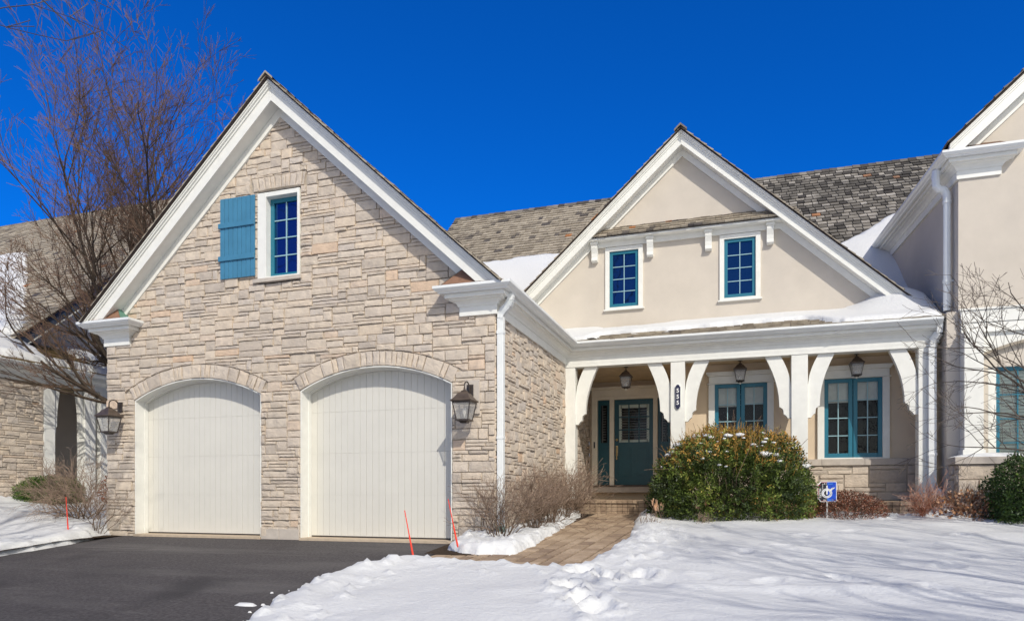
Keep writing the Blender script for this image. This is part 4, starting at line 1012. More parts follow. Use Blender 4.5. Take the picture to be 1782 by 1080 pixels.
w = window(Q, 4.258, 5.617, 1.16, 2.972, YR+.09, (.127, .127, .09, .0), sashes=2, cols=2, rows=4, glass='glass', fw=.063, mw=.02, munt='teal_sash')
mb = MB(); mb.box(4.258, 5.617, YR+.27, YR+.28, 1.16, 2.972); mb.build('interior', 'dark_room', w)
mb = MB()
for (a, b) in ((4.30, 4.90), (4.98, 5.57)):
    mb.box(a, a+.05, YR+.145, YR+.17, 1.2, 2.92); mb.box(b-.05, b, YR+.145, YR+.17, 1.2, 2.92)
    for i in range(30):
        z = 1.23+i*.056; mb.add([(a, YR+.14, z), (b, YR+.14, z), (b, YR+.158, z+.053), (a, YR+.158, z+.053)], [(0, 1, 2, 3)])
mb.build('louvers', 'shutter_white', w)
pr = MB(); pr.box(3.56, 4.80, 13.685, 14.58, .05, 1.266); po = pr.build('stone_pier', 'mortar', Q)
st = MB(); stone_wall(st, 3.55, 4.80, .05, 1.265, front(13.675), 44, cu=.08, cv=.086, hw=(3, 5, 4), gap=.007); st.build('stonework', 'stone', po)
st = MB(); stone_wall(st, 13.68, 14.58, .05, 1.265, lambda u, v, d: (3.55-d, u, v), 46, cu=.065, cv=.086, hw=(3, 5, 4), gap=.007, wr=(2, 4)); st.build('stonework', 'stone', po)
mb = MB(); mb.box(3.50, 4.85, 13.62, 14.58, 1.269, 1.391); mb.build('pier_cap', 'stone_cap', po, bevel=.006)
pq = [(sideX(18.9), 18.9), (3.66, YR-.01), (4.28, YR-.01), (4.28, YR+.06)]
mb = MB(); sweep(mb, pq, cornice_prof(ZG3)); mb.build('cornice', 'white', Q, recalc=True, bevel=.002)
mb = MB(); sweep(mb, pq, gutter_prof(ZG3)); mb.build('gutter', 'gutter_white', Q, recalc=True)
mb = MB(); mb.add([(3.49, YR-.25, ZG3-.01), (4.51, YR-.25, ZG3-.01), (4.3, YR, ZG3+.18), (3.53, YR, ZG3+.2)], [(0, 1, 2, 3)], .2); mb.build('return_roof', 'copper', Q)
FLOOR[0] = ZG3+.002; rake(Q, XC3, ZC3, KR, 3.44, 11.06, YR-.33, YR, fb=.31, fr=.45); FLOOR[0] = -99
mb = MB(); Vl3 = Vector((1, 0, KR)).normalized(); l3 = (XC3-3.40)*math.hypot(1, KR)
shingles(mb, (3.40, YR-.45, 6.77), (-.0, 1, 0), Vl3, l3, lambda v: 0, lambda v: 6, 81, expo=.19, th=.028)
shingles(mb, (2*XC3-3.40, YR-.45, 6.77), (-.0, 1, 0), Vector((-1, 0, KR)).normalized(), l3, lambda v: 0, lambda v: 6, 82, expo=.19, th=.028)
mb.build('roof', 'shingle_grey', Q)
mb = MB(); cx_, cy_ = 3.555, 14.33
mb.tube([(cx_, cy_, 4.05), (cx_, cy_, 6.07)], .062, 12); mb.tube([(cx_, cy_, 6.05), (cx_-.01, cy_, 6.16), (cx_-.055, cy_, 6.235), (cx_-.12, cy_, 6.25), (cx_-.17, cy_, 6.31), (cx_-.18, cy_, 6.46), (cx_-.17, cy_, 6.59)], .068, 12)
mb.tube([(cx_, cy_, 5.98), (cx_, cy_, 6.03)], .073, 12); mb.tube([(cx_, cy_, 4.56), (cx_, cy_, 4.605)], .073, 12); mb.box(cx_, cx_+.1, cy_-.02, cy_+.02, 4.57, 4.595)
mb.build('downspout', 'gutter_white', Q)
mb = MB(); n = 30; vs = []; fs = []
for j in range(13):
    for i in range(n+1):
        x = 3.49+1.36*i/n; y = 13.64+.36*j/12; h = .10*math.sqrt(max(0, math.sin(math.pi*i/n)))*(.35+.65*math.sin(math.pi*min(1, j/8)/2))*(1-.25*abs(i/n-.35)); vs.append((x, y, 1.388+h*.85*min(1, j/2+.05)))
for j in range(12):
    for i in range(n): a = j*(n+1)+i; fs.append((a, a+1, a+n+2, a+n+1))
mb.add(vs, fs); tag(mb.build('snow', 'snow', smooth=True), 'thin ledge of snow on the cap of the right stone pier', 'snow', kind='stuff')

# ------------------------------------------------------------------ LEFT NEIGHBOUR
Nn_ = thing('townhouse', 'limestone townhouse at the left edge with snowy cedar roof and side porch', 'house', (-16, 12, .5))
NX = -15.9; ZN = 3.81
mb = MB(); mb.add([(NX-.012, 5, 0), (NX-.012, 12.38, 0), (NX-.012, 12.38, 3.7), (NX-.012, 5, 3.7)], [(0, 1, 2, 3)])
mb.add([(NX-.012, 12.38, 0), (NX-.012, 12.38, 3.7), (NX-1.8, 12.38, 3.7), (NX-1.8, 12.38, 0)], [(0, 1, 2, 3)]); nw = mb.build('wall', 'mortar', Nn_)
st = MB(); stone_wall(st, 8.5, 12.38, .3, 3.38, east(NX), 91, wr=(3, 8)); st.build('stonework', 'stone', nw)
mb = MB(); mb.box(NX-1.9, NX-1.75, 12.3, 17, .2, 4); mb.box(NX-1.8, NX-.3, 15.2, 15.3, .2, 4); mb.build('wall', 'stucco', Nn_)
mb = MB(); mb.box(NX-1.75, NX-1.70, 12.4, 15.2, .5, 1.25); bs = mb.build('base_wall', 'mortar', Nn_)
st = MB(); stone_wall(st, 12.45, 15.2, .5, 1.2, east(NX-1.70), 93); st.build('stonework', 'stone', bs)
mb = MB(); mb.box(NX-1.75, NX-1.64, 12.45, 15.2, 1.22, 1.32); mb.build('base_cap', 'stone_cap', bs)
for (a, b) in ((12.39, 12.68), (13.50, 13.80), (13.95, 14.25)):
    mb = MB(); mb.box(NX-.27, NX+.015, a, b, .45, 3.42); mb.build('porch_post', 'white', Nn_, bevel=.006)
mb = MB(); mb.box(NX-.25, NX+.02, 12.39, 17, 3.40, 3.62); mb.build('porch_beam', 'white', Nn_)
for (y, s_) in ((12.68, 1), (13.50, -1)):
    mb = MB(); n = len(zs); vs = []
    for x in (NX-.03, NX-.16):
        for (u, z) in lf: vs.append((x, y+s_*u*.38, 3.40+z))
        for (u, z) in rt: vs.append((x, y+s_*u*.38, 3.40+z))
    fs = []
    for i in range(n-1): fs += [(i, i+1, n+i+1, n+i), (2*n+i, 3*n+i, 3*n+i+1, 2*n+i+1), (n+i, n+i+1, 3*n+i+1, 3*n+i), (i, 2*n+i, 2*n+i+1, i+1)]
    fs.append((n-1, 2*n-1, 4*n-1, 3*n-1)); mb.add(vs, fs); mb.build('porch_bracket', 'white', Nn_, recalc=True)
mb = MB(); mb.box(NX-1.8, NX, 12.4, 17, 3.5, 3.53); mb.build('porch_ceiling', 'wood_ceiling', Nn_)
pn = [(NX, 5.0), (NX, 17.0)]; pn = pn
mb = MB(); sweep(mb, pn, [(o, z) for o, z in cornice_prof(ZN)]); mb.build('cornice', 'white', Nn_, recalc=True)
mb = MB(); sweep(mb, pn, gutter_prof(ZN)); mb.build('gutter', 'gutter_white', Nn_, recalc=True)
# pent roof over the side porch up to the end gable wall
mb = MB(); shingles(mb, (-15.56, 8, ZN-.02), (0, 1, 0), (-1, 0, .4), 2.65, lambda v: 0, lambda v: 9, 95, expo=.22, wr=(.15, .35), th=.035); mb.build('roof', 'shingle_moss', Nn_)
mb = MB(); gz = lambda y: 4.96+.85*(y-13.0)
mb.add([(-18, 12.6, 4.4), (-18, 24, 4.4), (-18, 24, gz(21)), (-18, 21.4, gz(21.4)-.2), (-18, 12.6, gz(12.6)-.2)], [(0, 1, 2, 3, 4)]); mb.build('wall', 'stucco', Nn_)
# rake on the end gable (faces +x)
mb = MB(); a0, a1 = 12.7, 21.4
def yslab(mb, o1, o2, x0, x1): mb.prism([(a0, gz(a0)+o1), (a1, gz(a1)+o1), (a1, gz(a1)+o2), (a0, gz(a0)+o2)], x0, x1, 'x')
yslab(mb, -.05, -.36, -17.24, -17.20); mb.build('rake_board', 'rake_shade', Nn_)
mb = MB(); yslab(mb, -.365, -.40, -17.26, -17.18); mb.build('rake_trim', 'white', Nn_)
mb = MB(); yslab(mb, -.35, -.37, -18.0, -17.24); mb.build('soffit', 'white', Nn_)
mb = MB(); yslab(mb, -.01, -.05, -18.0, -17.14); mb.build('roof_edge', 'roof_edge', Nn_)
mb = MB(); Vn = Vector((0, 1, .85)); shingles(mb, (-40, 12.5, gz(12.5)), (1, 0, 0), Vn, 8.9*math.hypot(1, .85), lambda v: 0, lambda v: 22.85, 97, expo=.22, wr=(.15, .35), th=.03, dark=.02)
mb.add([(-40, 21.4, gz(21.4)), (-17.5, 21.4, gz(21.4)), (-17.5, 30, gz(14)), (-40, 30, gz(14))], [(0, 1, 2, 3)])
shingles(mb, (-17.56, 17.5, gz(17.5)), (1, 0, 0), Vn, 3.9*math.hypot(1, .85), lambda v: 0, lambda v: 3.3, 98, expo=.22, wr=(.15, .35), th=.03, dark=.02)
mb.build('roof', 'shingle', Nn_)
mb = MB()
for i in range(7): mb.box(NX+.05, NX+.075, 9.95+i*.1, 10.045+i*.1, 1.1, 2.75)
mb.box(NX+.075, NX+.1, 9.93, 10.67, 1.4, 1.5); mb.box(NX+.075, NX+.1, 9.93, 10.67, 2.4, 2.5)
mb.build('shutter', 'teal', Nn_, bevel=.003)
mb = MB(); mb.box(NX-1.748, NX-1.73, 12.95, 13.12, 1.85, 2.05); mb.box(NX-1.73, NX-1.722, 12.97, 13.10, 1.87, 2.03); mb.build('vent', 'cream', Nn_, bevel=.003)
drift('snow', 'snow patch on the steep cedar roof of the left townhouse', (-40, 12.6, gz(12.6)), (1, 0, 0), (0, 1, .85), 120, 60, lambda u, v: min(6.9-v, (23.1-v-u)*.7, v), .14, 3.3, 22.6, 7.6)
drift('snow', 'snow lying on the low pent roof of the left townhouse beside mossy shingles', (-15.56, 8, ZN), (0, 1, 0), (-1, 0, .4), 120, 40, lambda u, v: min(max(4.3+.38*v-u, .36-v+.08*math.sin(u*5), (u-6.4)*.6), v+.01), .12, 6.3, 8.5, 2.6)

# ------------------------------------------------------------------ LANTERNS
def lantern(root, c, s=1.0, bulb=True):     # square tapered carriage lantern hanging at c (top loop)
    cx, cy, cz = c
    def sq(w, z): return [(cx-w, cy-w, z), (cx+w, cy-w, z), (cx+w, cy+w, z), (cx-w, cy+w, z)]
    def stack(mb, prof, cap=True):
        vs = []
        for w, z in prof: vs += sq(w*s, cz+z*s)
        k = len(prof); fs = [(i*4+j, i*4+(j+1) % 4, (i+1)*4+(j+1) % 4, (i+1)*4+j) for i in range(k-1) for j in range(4)]
        if cap: fs += [(3, 2, 1, 0), tuple(range((k-1)*4, k*4))]
        mb.add(vs, fs)
    mb = MB(); stack(mb, [(.172, -.225), (.178, -.205), (.15, -.185), (.115, -.14), (.09, -.10), (.055, -.075), (.04, -.06), (.045, -.05), (.02, -.04)][::1])
    mb.lathe([(.018, -.05), (.022, -.03), (.010, -.015), (.016, 0), (.004, .012)], (cx, cy, cz), 10)
    o = mb.build('cap', 'bronze', root, bevel=.004)
    mb = MB(); stack(mb, [(.15, -.245), (.155, -.226)]); stack(mb, [(.085, -.53), (.112, -.525), (.112, -.505), (.10, -.50)]); stack(mb, [(.05, -.56), (.07, -.53)])
    for i in (-1, 1):
        for j in (-1, 1): mb.bar((cx+i*.146*s, cy+j*.146*s, cz-.24*s), (cx+i*.098*s, cy+j*.098*s, cz-.505*s), .013*s, .013*s)
    mb.build('frame', 'iron', root)
    mb = MB(); stack(mb, [(.092, -.50), (.138, -.245)], False); mb.build('glass', 'seeded_glass', root)
    if bulb:
        mb = MB(); mb.lathe([(.014, -.46), (.018, -.40), (.028, -.37), (.03, -.34), (.018, -.30)], (cx, cy, cz), 10); mb.build('bulb', 'bulb', root, smooth=True)
def wall_lantern(x, z, label, plate):
    t = thing('wall_lantern', label, 'lantern', (x, 9.98, z), 'carriage lanterns beside the garage doors')
    lantern(t, (x, 9.72, z+.12), .95)
    mb = MB(); mb.box(x-.055, x+.055, 9.945, 9.972, z+.02, z+.20)
    pts = [(x, 9.95, z+.12)]
    for k in range(10):
        a = math.pi*k/9; pts.append((x, 9.82+.10*math.cos(a), z+.14+.085*math.sin(a)))
    mb.tube([(x, 9.96, z+.02)]+pts[1:]+[(x, 9.72, z+.115)], .011, 8)
    mb.build('arm', 'iron', t, bevel=.002)
    if plate:
        mb = MB(); mb.box(x-.09, x+.15, 9.955, 9.99, z-.25, z+.27); mb.build('mount_block', 'stone_cap', t, bevel=.006)
    return t
wall_lantern(-3.93, 2.24, 'bronze carriage lantern on the stone pier right of the large garage door', True)
wall_lantern(-10.87, 2.25, 'bronze carriage lantern on the stone corner left of the left garage door', False)
first = None
for i, (x, zt, lb) in enumerate(((-2.32, 3.445, 'dark bronze hanging lantern in front of the teal front door'), (.017, 3.465, 'dark bronze hanging lantern above the middle porch window and large bush'), (2.18, 3.47, 'dark bronze hanging lantern under the right end of the porch beam'))):
    if i == 0:
        t = thing('hanging_lantern', lb, 'lantern', (x, 15.0, zt), 'lanterns hanging from the porch ceiling')
        lantern(t, (x, 15.0, zt), .76)
        mb = MB(); mb.tube([(x, 15.0, zt), (x, 15.0, 3.485)], .008, 6); mb.lathe([(.05, 3.475-zt), (.045, 3.49-zt)], (x, 15.0, zt), 12); mb.build('stem', 'iron', t)
        first = t
    else:
        t = copy_tree(first)
        [setattr(c_, 'scale', (1, 1, (3.485-zt)/(3.485-3.445))) for c_ in t.children if c_.name.startswith('stem')]; t.location = (x, 15.0, zt); t['label'] = lb
t = copy_tree(first); t.location = (NX-.75, 13.1, 2.92); t['label'] = 'small black lantern in the side porch of the left townhouse'
mb = MB(); mb.tube([(NX-.75, 13.1, 2.95), (NX-.75, 13.1, 3.5)], .007, 6); mb.build('chain', 'iron', t)

# ------------------------------------------------------------------ house number plaque, garden sign
def text_mesh(mb, body, x, y, z, size, ext=.002, rot=0, shear=0, font_scale_x=1.0, r=.5):
    cu = bpy.data.curves.new('t', 'FONT'); cu.body = body; cu.size = size; cu.align_x = 'CENTER'; cu.align_y = 'CENTER'; cu.shear = shear; cu.offset = size*.02; cu.resolution_u = 3
    o = bpy.data.objects.new('t', cu); S.collection.objects.link(o); bpy.context.view_layer.update()
    me = o.evaluated_get(bpy.context.evaluated_depsgraph_get()).to_mesh()
    c, s_ = math.cos(rot), math.sin(rot)
    vs = [(x+(v.co.x*font_scale_x)*c-v.co.y*s_, y, z+(v.co.x*font_scale_x)*s_+v.co.y*c) for v in me.vertices]; fs = [tuple(p.vertices) for p in me.polygons]
    mb.add(vs, fs, r); bpy.data.objects.remove(o); bpy.data.curves.remove(cu)
t = thing('number_plaque', 'narrow navy house number plaque reading 555 on the white porch post', 'plaque', (-1.18, 14.41, 2.46))
px, pz0, pz1, py = -1.18, 2.47, 2.965, 14.395
def plq(w, z0, z1, y0, y1, m_, nm):
    mb = MB(); e = w*.9
    P = [(-w, z0+.045), (-w*.75, z0+.045), (-w*.6, z0+.015), (0, z0-.004), (w*.6, z0+.015), (w*.75, z0+.045), (w, z0+.045), (w, z1-.045), (w*.75, z1-.045), (w*.6, z1-.015), (0, z1+.004), (-w*.6, z1-.015), (-w*.75, z1-.045), (-w, z1-.045)]
    mb.prism([(px+a, b) for a, b in P], y0, y1); return mb.build(nm, m_, t)
plq(.056, pz0-.006, pz1+.006, py-.008, py+.02, 'gutter_white', 'rim'); plq(.050, pz0, pz1, py-.014, py-.0085, 'navy', 'plate')
for k in range(3):
    mb = MB(); text_mesh(mb, '5', px, py-.016, 2.84-k*.122, .115); mb.build('numeral', 'lettering', t)
# sign
sx, sy = 1.42, 12.9
t = thing('yard_sign', 'small blue and black security sign with ring logo on a white stake', 'sign', (sx, sy, .25))
mb = MB(); mb.box(sx-.012, sx+.012, sy, sy+.012, .2, .66); mb.build('stake', 'lettering', t)
rot = lambda p: p
def cornered(w0, w1, z0, z1, c): return [(w0, z0+c), (w0+.012, z0+c), (w0+c*.8, z0+.012), (w0+c, z0), (w1-.01, z0), (w1, z0+.01), (w1, z1-.01), (w1-.01, z1), (w0+c, z1), (w0+c*.8, z1-.012), (w0+.012, z1-c), (w0, z1-c)]
mb = MB(); mb.prism([(sx+a, b) for a, b in cornered(-.148, .148, .628, .975, .045)], sy-.006, sy-.001); mb.build('panel', 'lettering', t)
mb = MB(); mb.prism([(sx+a, b) for a, b in cornered(-.138, .0, .640, .963, .045)[:4]]+[(sx, .640), (sx, .963)]+[(sx+a, b) for a, b in cornered(-.138, .0, .640, .963, .045)[8:]], sy-.008, sy-.0065); mb.build('black_field', 'black_paint', t)
mb = MB(); mb.box(sx-.0, sx+.138, sy-.0083, sy-.0065, .640, .963); mb.build('blue_field', 'sign_blue', t)
mb = MB(); mb.box(sx-.138, sx-.128, sy-.0095, sy-.0085, .69, .91); mb.box(sx-.09, sx, sy-.0095, sy-.0085, .953, .963); mb.box(sx-.09, sx, sy-.0095, sy-.0085, .640, .648); mb.box(sx-.135, sx-.105, sy-.0095, sy-.0085, .905, .918); mb.build('red_trim', 'sign_red', t)
def ringm(r0, r1, y, a0, a1, m_, nm):
    mb = MB(); n = 40; vs = []
    for i in range(n+1):
        a = a0+(a1-a0)*i/n
        for q in (r0, r1): vs.append((sx-.005+q*math.cos(a), y, .775+q*math.sin(a)))
    mb.add(vs, [(2*i, 2*i+1, 2*i+3, 2*i+2) for i in range(n)]); return mb.build(nm, m_, t)
ringm(.046, .083, sy-.0105, R(-310), R(55), 'lettering', 'logo_ring'); ringm(.060, .070, sy-.0115, R(-310), R(55), 'sign_grey', 'logo_line')
mb = MB(); mb.box(sx-.015, sx+.008, sy-.0125, sy-.0115, .755, .905)
mb.add([(sx+a, sy-.0122, b) for a, b in ((.02, .815), (.075, .868), (.125, .872), (.095, .845), (.045, .80))], [(0, 1, 2, 3, 4)]); mb.build('logo_bar', 'lettering', t)
mb = MB(); text_mesh(mb, 'KEYTH', sx-.108, sy-.0098, .775, .052, rot=math.pi/2); text_mesh(mb, 'Technologies', sx-.072, sy-.0098, .885, .02, rot=math.pi/2)
text_mesh(mb, '& C', sx-.03, sy-.0098, .935, .03, shear=.3); text_mesh(mb, 'and', sx-.04, sy-.0098, .662, .03, shear=.3); mb.build('lettering', 'lettering', t)
mb = MB(); text_mesh(mb, 'onnect', sx+.045, sy-.0098, .935, .028, shear=.3); text_mesh(mb, 'Protect', sx+.045, sy-.0098, .662, .034, shear=.3); mb.build('lettering', 'sign_lblue', t)

# ------------------------------------------------------------------ driveway stakes, drain
for (b, tp, lb) in (((-3.91, 7.95, -.02), (-4.03, 7.95, .56), 'red driveway stake in the snow in front of the right garage door'), ((-3.55, 8.55, .06), (-3.67, 8.5, .70), 'leaning red driveway stake at the corner of the snowy shrub bed'), ((-11.09, 9.1, .02), (-11.15, 9.1, .71), 'red driveway stake in the snow left of the driveway by the bare shrub')):
    t = thing('driveway_stake', lb, 'stake', b, 'red driveway marker stakes')
    mb = MB(); mb.tube([b, tp], [.009, .006], 8); mb.build('rod', 'red_rod', t)
    B, T_ = Vector(b), Vector(tp); mb = MB(); mb.tube([B+(T_-B)*.02, B+(T_-B)*.45], [.014, .010], 8); mb.build('sleeve', 'red_rod', t)
t = thing('drain_pipe', 'pale green drain pipe under the garage corner downspout', 'pipe', (-3.4, 9.93, .0))
mb = MB(); mb.lathe([(.065, 0), (.065, .2), (.078, .2), (.078, .26), (.05, .26)], (-3.42, 9.9, .02), 16); mb.build('pipe', 'drain_green', t)

# ------------------------------------------------------------------ WOODY PLANTS
def rdir(rng, d, spread):
    a = d.orthogonal().normalized(); b = d.cross(a); t = rng.uniform(0, 2*math.pi); s_ = math.tan(spread)
    return (d+(a*math.cos(t)+b*math.sin(t))*s_).normalized()
def grow(mb, p, d, ln, r, lv, rng, P, rnd=None):
    segs = max(2, int(ln/P['seg'])); pts = [Vector(p)]; rad = [r]; st = ln/segs; kids = []
    for i in range(segs):
        d = (d+Vector((rng.gauss(0, 1), rng.gauss(0, 1), rng.gauss(0, 1)))*P['wob']+Vector((0, 0, P['up'][min(lv, len(P['up'])-1)]))).normalized()
        if lv > 0 and (pts[-1].x > P.get('xmax', 99) or pts[-1].x < P.get('xmin', -99) or pts[-1].z > P.get('zmax', 99)): break
        pts.append(pts[-1]+d*st); rr = r*(1-.72*(i+1)/segs); rad.append(max(rr, P['rmin']))
        if lv < P['lv'] and (i+1)/segs > P['start'][min(lv, len(P['start'])-1)]: kids.append((pts[-1].copy(), d.copy(), rr))
    if len(pts) < 2: return
    mb.tube(pts, rad, 5 if lv == 0 else (4 if lv == 1 else 3), r=min(1, max(0, P['col'][min(lv, len(P['col'])-1)]+rng.uniform(-.12, .12))), cap=False)
    if lv >= P['lv'] or not kids: return
    n = P['n'][lv]; tot = max(1, int(round(n*rng.uniform(.75, 1.25))))
    for k in range(tot):
        q, dd, rr = rng.choice(kids) if k else kids[-1]
        nd = rdir(rng, dd, R(rng.uniform(*P['ang'])))
        grow(mb, q, nd, ln*rng.uniform(*P['len']), max(rr*.75, P['rmin']), lv+1, rng, P)
TP = dict(seg=.28, wob=.085, up=[.02, .05, .06, .06], lv=4, start=[.26, .15, .1, .1], n=[9, 7, 6, 4], ang=(18, 40), len=(.32, .52), rmin=.0036, col=[.1, .2, .45, .7, .85], xmax=-10.95, zmax=11.7)
def make_tree(name, label, base, stems, P, seed, mt='bark', trunk=None, cat='tree', crown='branches'):
    t = thing(name, label, cat, base); rng = random.Random(seed)
    if trunk:
        mb = MB(); h, r = trunk; mb.tube([base, (base[0]+.03, base[1], base[2]+h*.5), (base[0], base[1]+.02, base[2]+h)], [r*1.25, r, r*.9], 10, r=.1); mb.build('trunk', mt, t)
        p0 = Vector(base)+Vector((0, 0, h-.05))
    else: p0 = Vector(base)
    mb = MB()
    for s_ in stems:
        d, ln, r = s_[:3]; pp = Vector(s_[3]) if len(s_) > 3 else p0
        grow(mb, pp, Vector(d).normalized(), ln, r, 0, rng, P)
    mb.build(crown, mt, t); return t
# big multi-stem tree behind the garage
bx, by = -13.4, 13.2
make_tree('bare_tree', 'large leafless multi-stem tree rising between the left townhouse and the garage gable', (bx, by, .45),
    [((-1.25, -0.25, 1.2), 4.3, 0.065), ((-1.00, 0.20, 1.2), 4.8, 0.077), ((-0.80, 0.00, 1.2), 5.2, 0.079), ((-0.62, 0.30, 1.2), 5.6, 0.068), ((-0.46, -0.15, 1.2), 5.9, 0.054), ((-0.32, 0.10, 1.2), 6.0, 0.050), ((-0.20, -0.25, 1.2), 6.1, 0.061), ((-0.08, 0.20, 1.2), 6.1, 0.075), ((0.04, -0.10, 1.2), 6.0, 0.080), ((0.16, 0.25, 1.2), 5.8, 0.071), ((0.28, 0.00, 1.2), 5.4, 0.056), ((0.42, 0.15, 1.2), 4.3, 0.050)], TP, 33, trunk=(1.9, .22))
# low snag of branches reaching across the left cornice
LP = dict(TP); TP2 = dict(TP); TP2.pop('xmax'); TP2.pop('zmax'); LP['lv'] = 3; LP['n'] = [8, 6, 4, 3]; LP['seg'] = .2; LP['len'] = (.4, .6); LP['up'] = [.0, .02, .02, .02]
# tree left of the drive, outside the frame: reaches in at top-left, shades left door
FP = dict(TP2); FP['seg'] = .35; FP['up'] = [.0, .0, .01, .01]; FP['lv'] = 3; FP['n'] = [4, 4, 3, 2]; FP['rmin'] = .006; FP['ang'] = (20, 50)
make_tree('bare_tree', 'grey bare branches of a near tree reaching in at the top left corner', (-13.0, 3.6, -.35),
    [((.95, .32, .42), 4.2, .07, (-13.0, 3.6, 4.4)), ((.9, .3, .72), 6.2, .085, (-13.0, 3.6, 4.9)), ((.1, -.6, 1), 5, .09), ((-.2, -.6, .9), 5, .08)], FP, 5, mt='bark_grey', trunk=(5.4, .2))
# trees behind the camera: cast the streaked shade over the right of the lawn
SP = dict(TP2); SP['seg'] = .5; SP['lv'] = 3; SP['n'] = [7, 6, 4, 3]; SP['rmin'] = .008; SP['start'] = [.3, .2, .1, .1]
for i, (x, y, sd, lb) in enumerate(((9.6, -.6, 61, 'bare street tree behind the viewpoint, nearest the lawn'), (13.5, 2.5, 62, 'bare street tree behind the viewpoint, farthest right'), (-7.5, -3.0, 63, 'bare street tree across the driveway behind the viewpoint'))):
    make_tree('bare_tree', lb, (x, y, -.6), ([((3.8, 5, 7.6), 8.4, .12)] if sd == 63 else [])+[((-.6, .2, 1), 6, .12), ((.5, .4, 1), 6, .12), ((0, -.5, 1), 6, .12), ((-.1, .2, 1.4), 7, .14), ((-.7, .7, .8), 6, .1), ((.7, -.3, .9), 5.5, .1), ((-.3, .8, 1), 6, .1)], SP, sd, mt='bark_grey', trunk=(2.4, .17))
# young tree at the right edge, limbs sweeping left in front of the porch corner
YP = dict(TP2); YP['xmin'] = 2.35; YP['zmax'] = 3.7; YP['seg'] = .14; YP['lv'] = 3; YP['n'] = [7, 5, 4, 3]; YP['up'] = [-.005, .015, .01, .0]; YP['wob'] = .10; YP['rmin'] = .0028; YP['len'] = (.32, .55); YP['ang'] = (20, 55); YP['start'] = [.2, .1, .1, .1]
make_tree('ornamental_tree', 'small bare ornamental tree with fine twigs spreading left from the right edge', (4.55, 11.3, .15),
    [((-.88, .1, .40), 2.4, .026, (4.5, 11.3, 1.35)), ((-.62, .15, .80), 2.3, .024, (4.5, 11.3, 1.45)), ((-.75, -.1, .62), 2.2, .022, (4.52, 11.3, 1.6)), ((-.3, .1, 1), 2.4, .024), ((-1, .1, .12), 1.7, .018, (4.5, 11.3, 1.15)), ((.3, .1, 1), 1.6, .02), ((.6, -.1, .8), 1.5, .02)], YP, 77, mt='bark_grey', trunk=(1.3, .05))

# bare twiggy shrubs
def shrub(label, base, h, w, nst, seed, mt='twig', col=(.3, .6, .8), group=None, lv=2, r0=.009, n=(5, 4), name='bare_shrub', lean=(0, 0), kind_cat='shrub'):
    t = thing(name, label, kind_cat, base, group); rng = random.Random(seed); mb = MB()
    P = dict(seg=.06, wob=.2, up=[.05, .04, .03], lv=lv, start=[.3, .15, .1], n=list(n)+[3], ang=(15, 48), len=(.35, .6), rmin=.0022, col=list(col))
    for i in range(nst):
        a = rng.uniform(0, 2*math.pi); q = math.sqrt(rng.random()); sp = q*w/2/h
        grow(mb, Vector(base)+Vector((math.cos(a)*q*.12*w, math.sin(a)*q*.12*w, 0)), Vector((math.cos(a)*sp+lean[0], math.sin(a)*sp+lean[1], 1)).normalized(), h*rng.uniform(.52, .78)*math.hypot(1, sp*.8), r0*rng.uniform(.6, 1.1), 0, rng, P)
    mb.build('stems', mt, t); return t
g = 'bare twiggy shrubs along the garage side wall'
for (x, y, h, w, lb) in ((-3.32, 9.62, .98, 1.05, 'bare twiggy shrub in front of the garage corner downspout, nearest of the row'), (-3.10, 10.6, 1.02, .95, 'second bare shrub of the row along the garage side wall'), (-3.10, 11.55, 1.05, 1.0, 'third bare shrub of the row along the garage side wall, in the middle'), (-3.12, 12.5, 1.05, 1.0, 'fourth bare shrub of the row, nearing the porch post'), (-3.15, 13.45, 1.05, 1.05, 'bare shrub at the porch end of the row beside the brick walk')):
    shrub(lb, (x, y, terr(x, y)+.04), h, w, 30, int(x*-100+y*10), group=g, n=(6, 4), col=(.1, .4, .75))
shrub('pale bare shrub with bundled stems in the snow left of the garage', (-12.05, 10.3, .18), 1.25, 1.95, 26, 301, n=(9, 7), col=(.25, .7, .95), r0=.013)
shrub('thin bare shrub close against the left corner of the garage wall', (-11.15, 9.75, .03), .95, .8, 9, 302, n=(6, 4), col=(.3, .7, .9))
shrub('reddish thin shrub standing between the porch end and the splash of the downspout', (2.95, 13.1, .22), .75, .85, 30, 303, mt='rust_leaf', n=(5, 4), col=(.6, .7, .9))
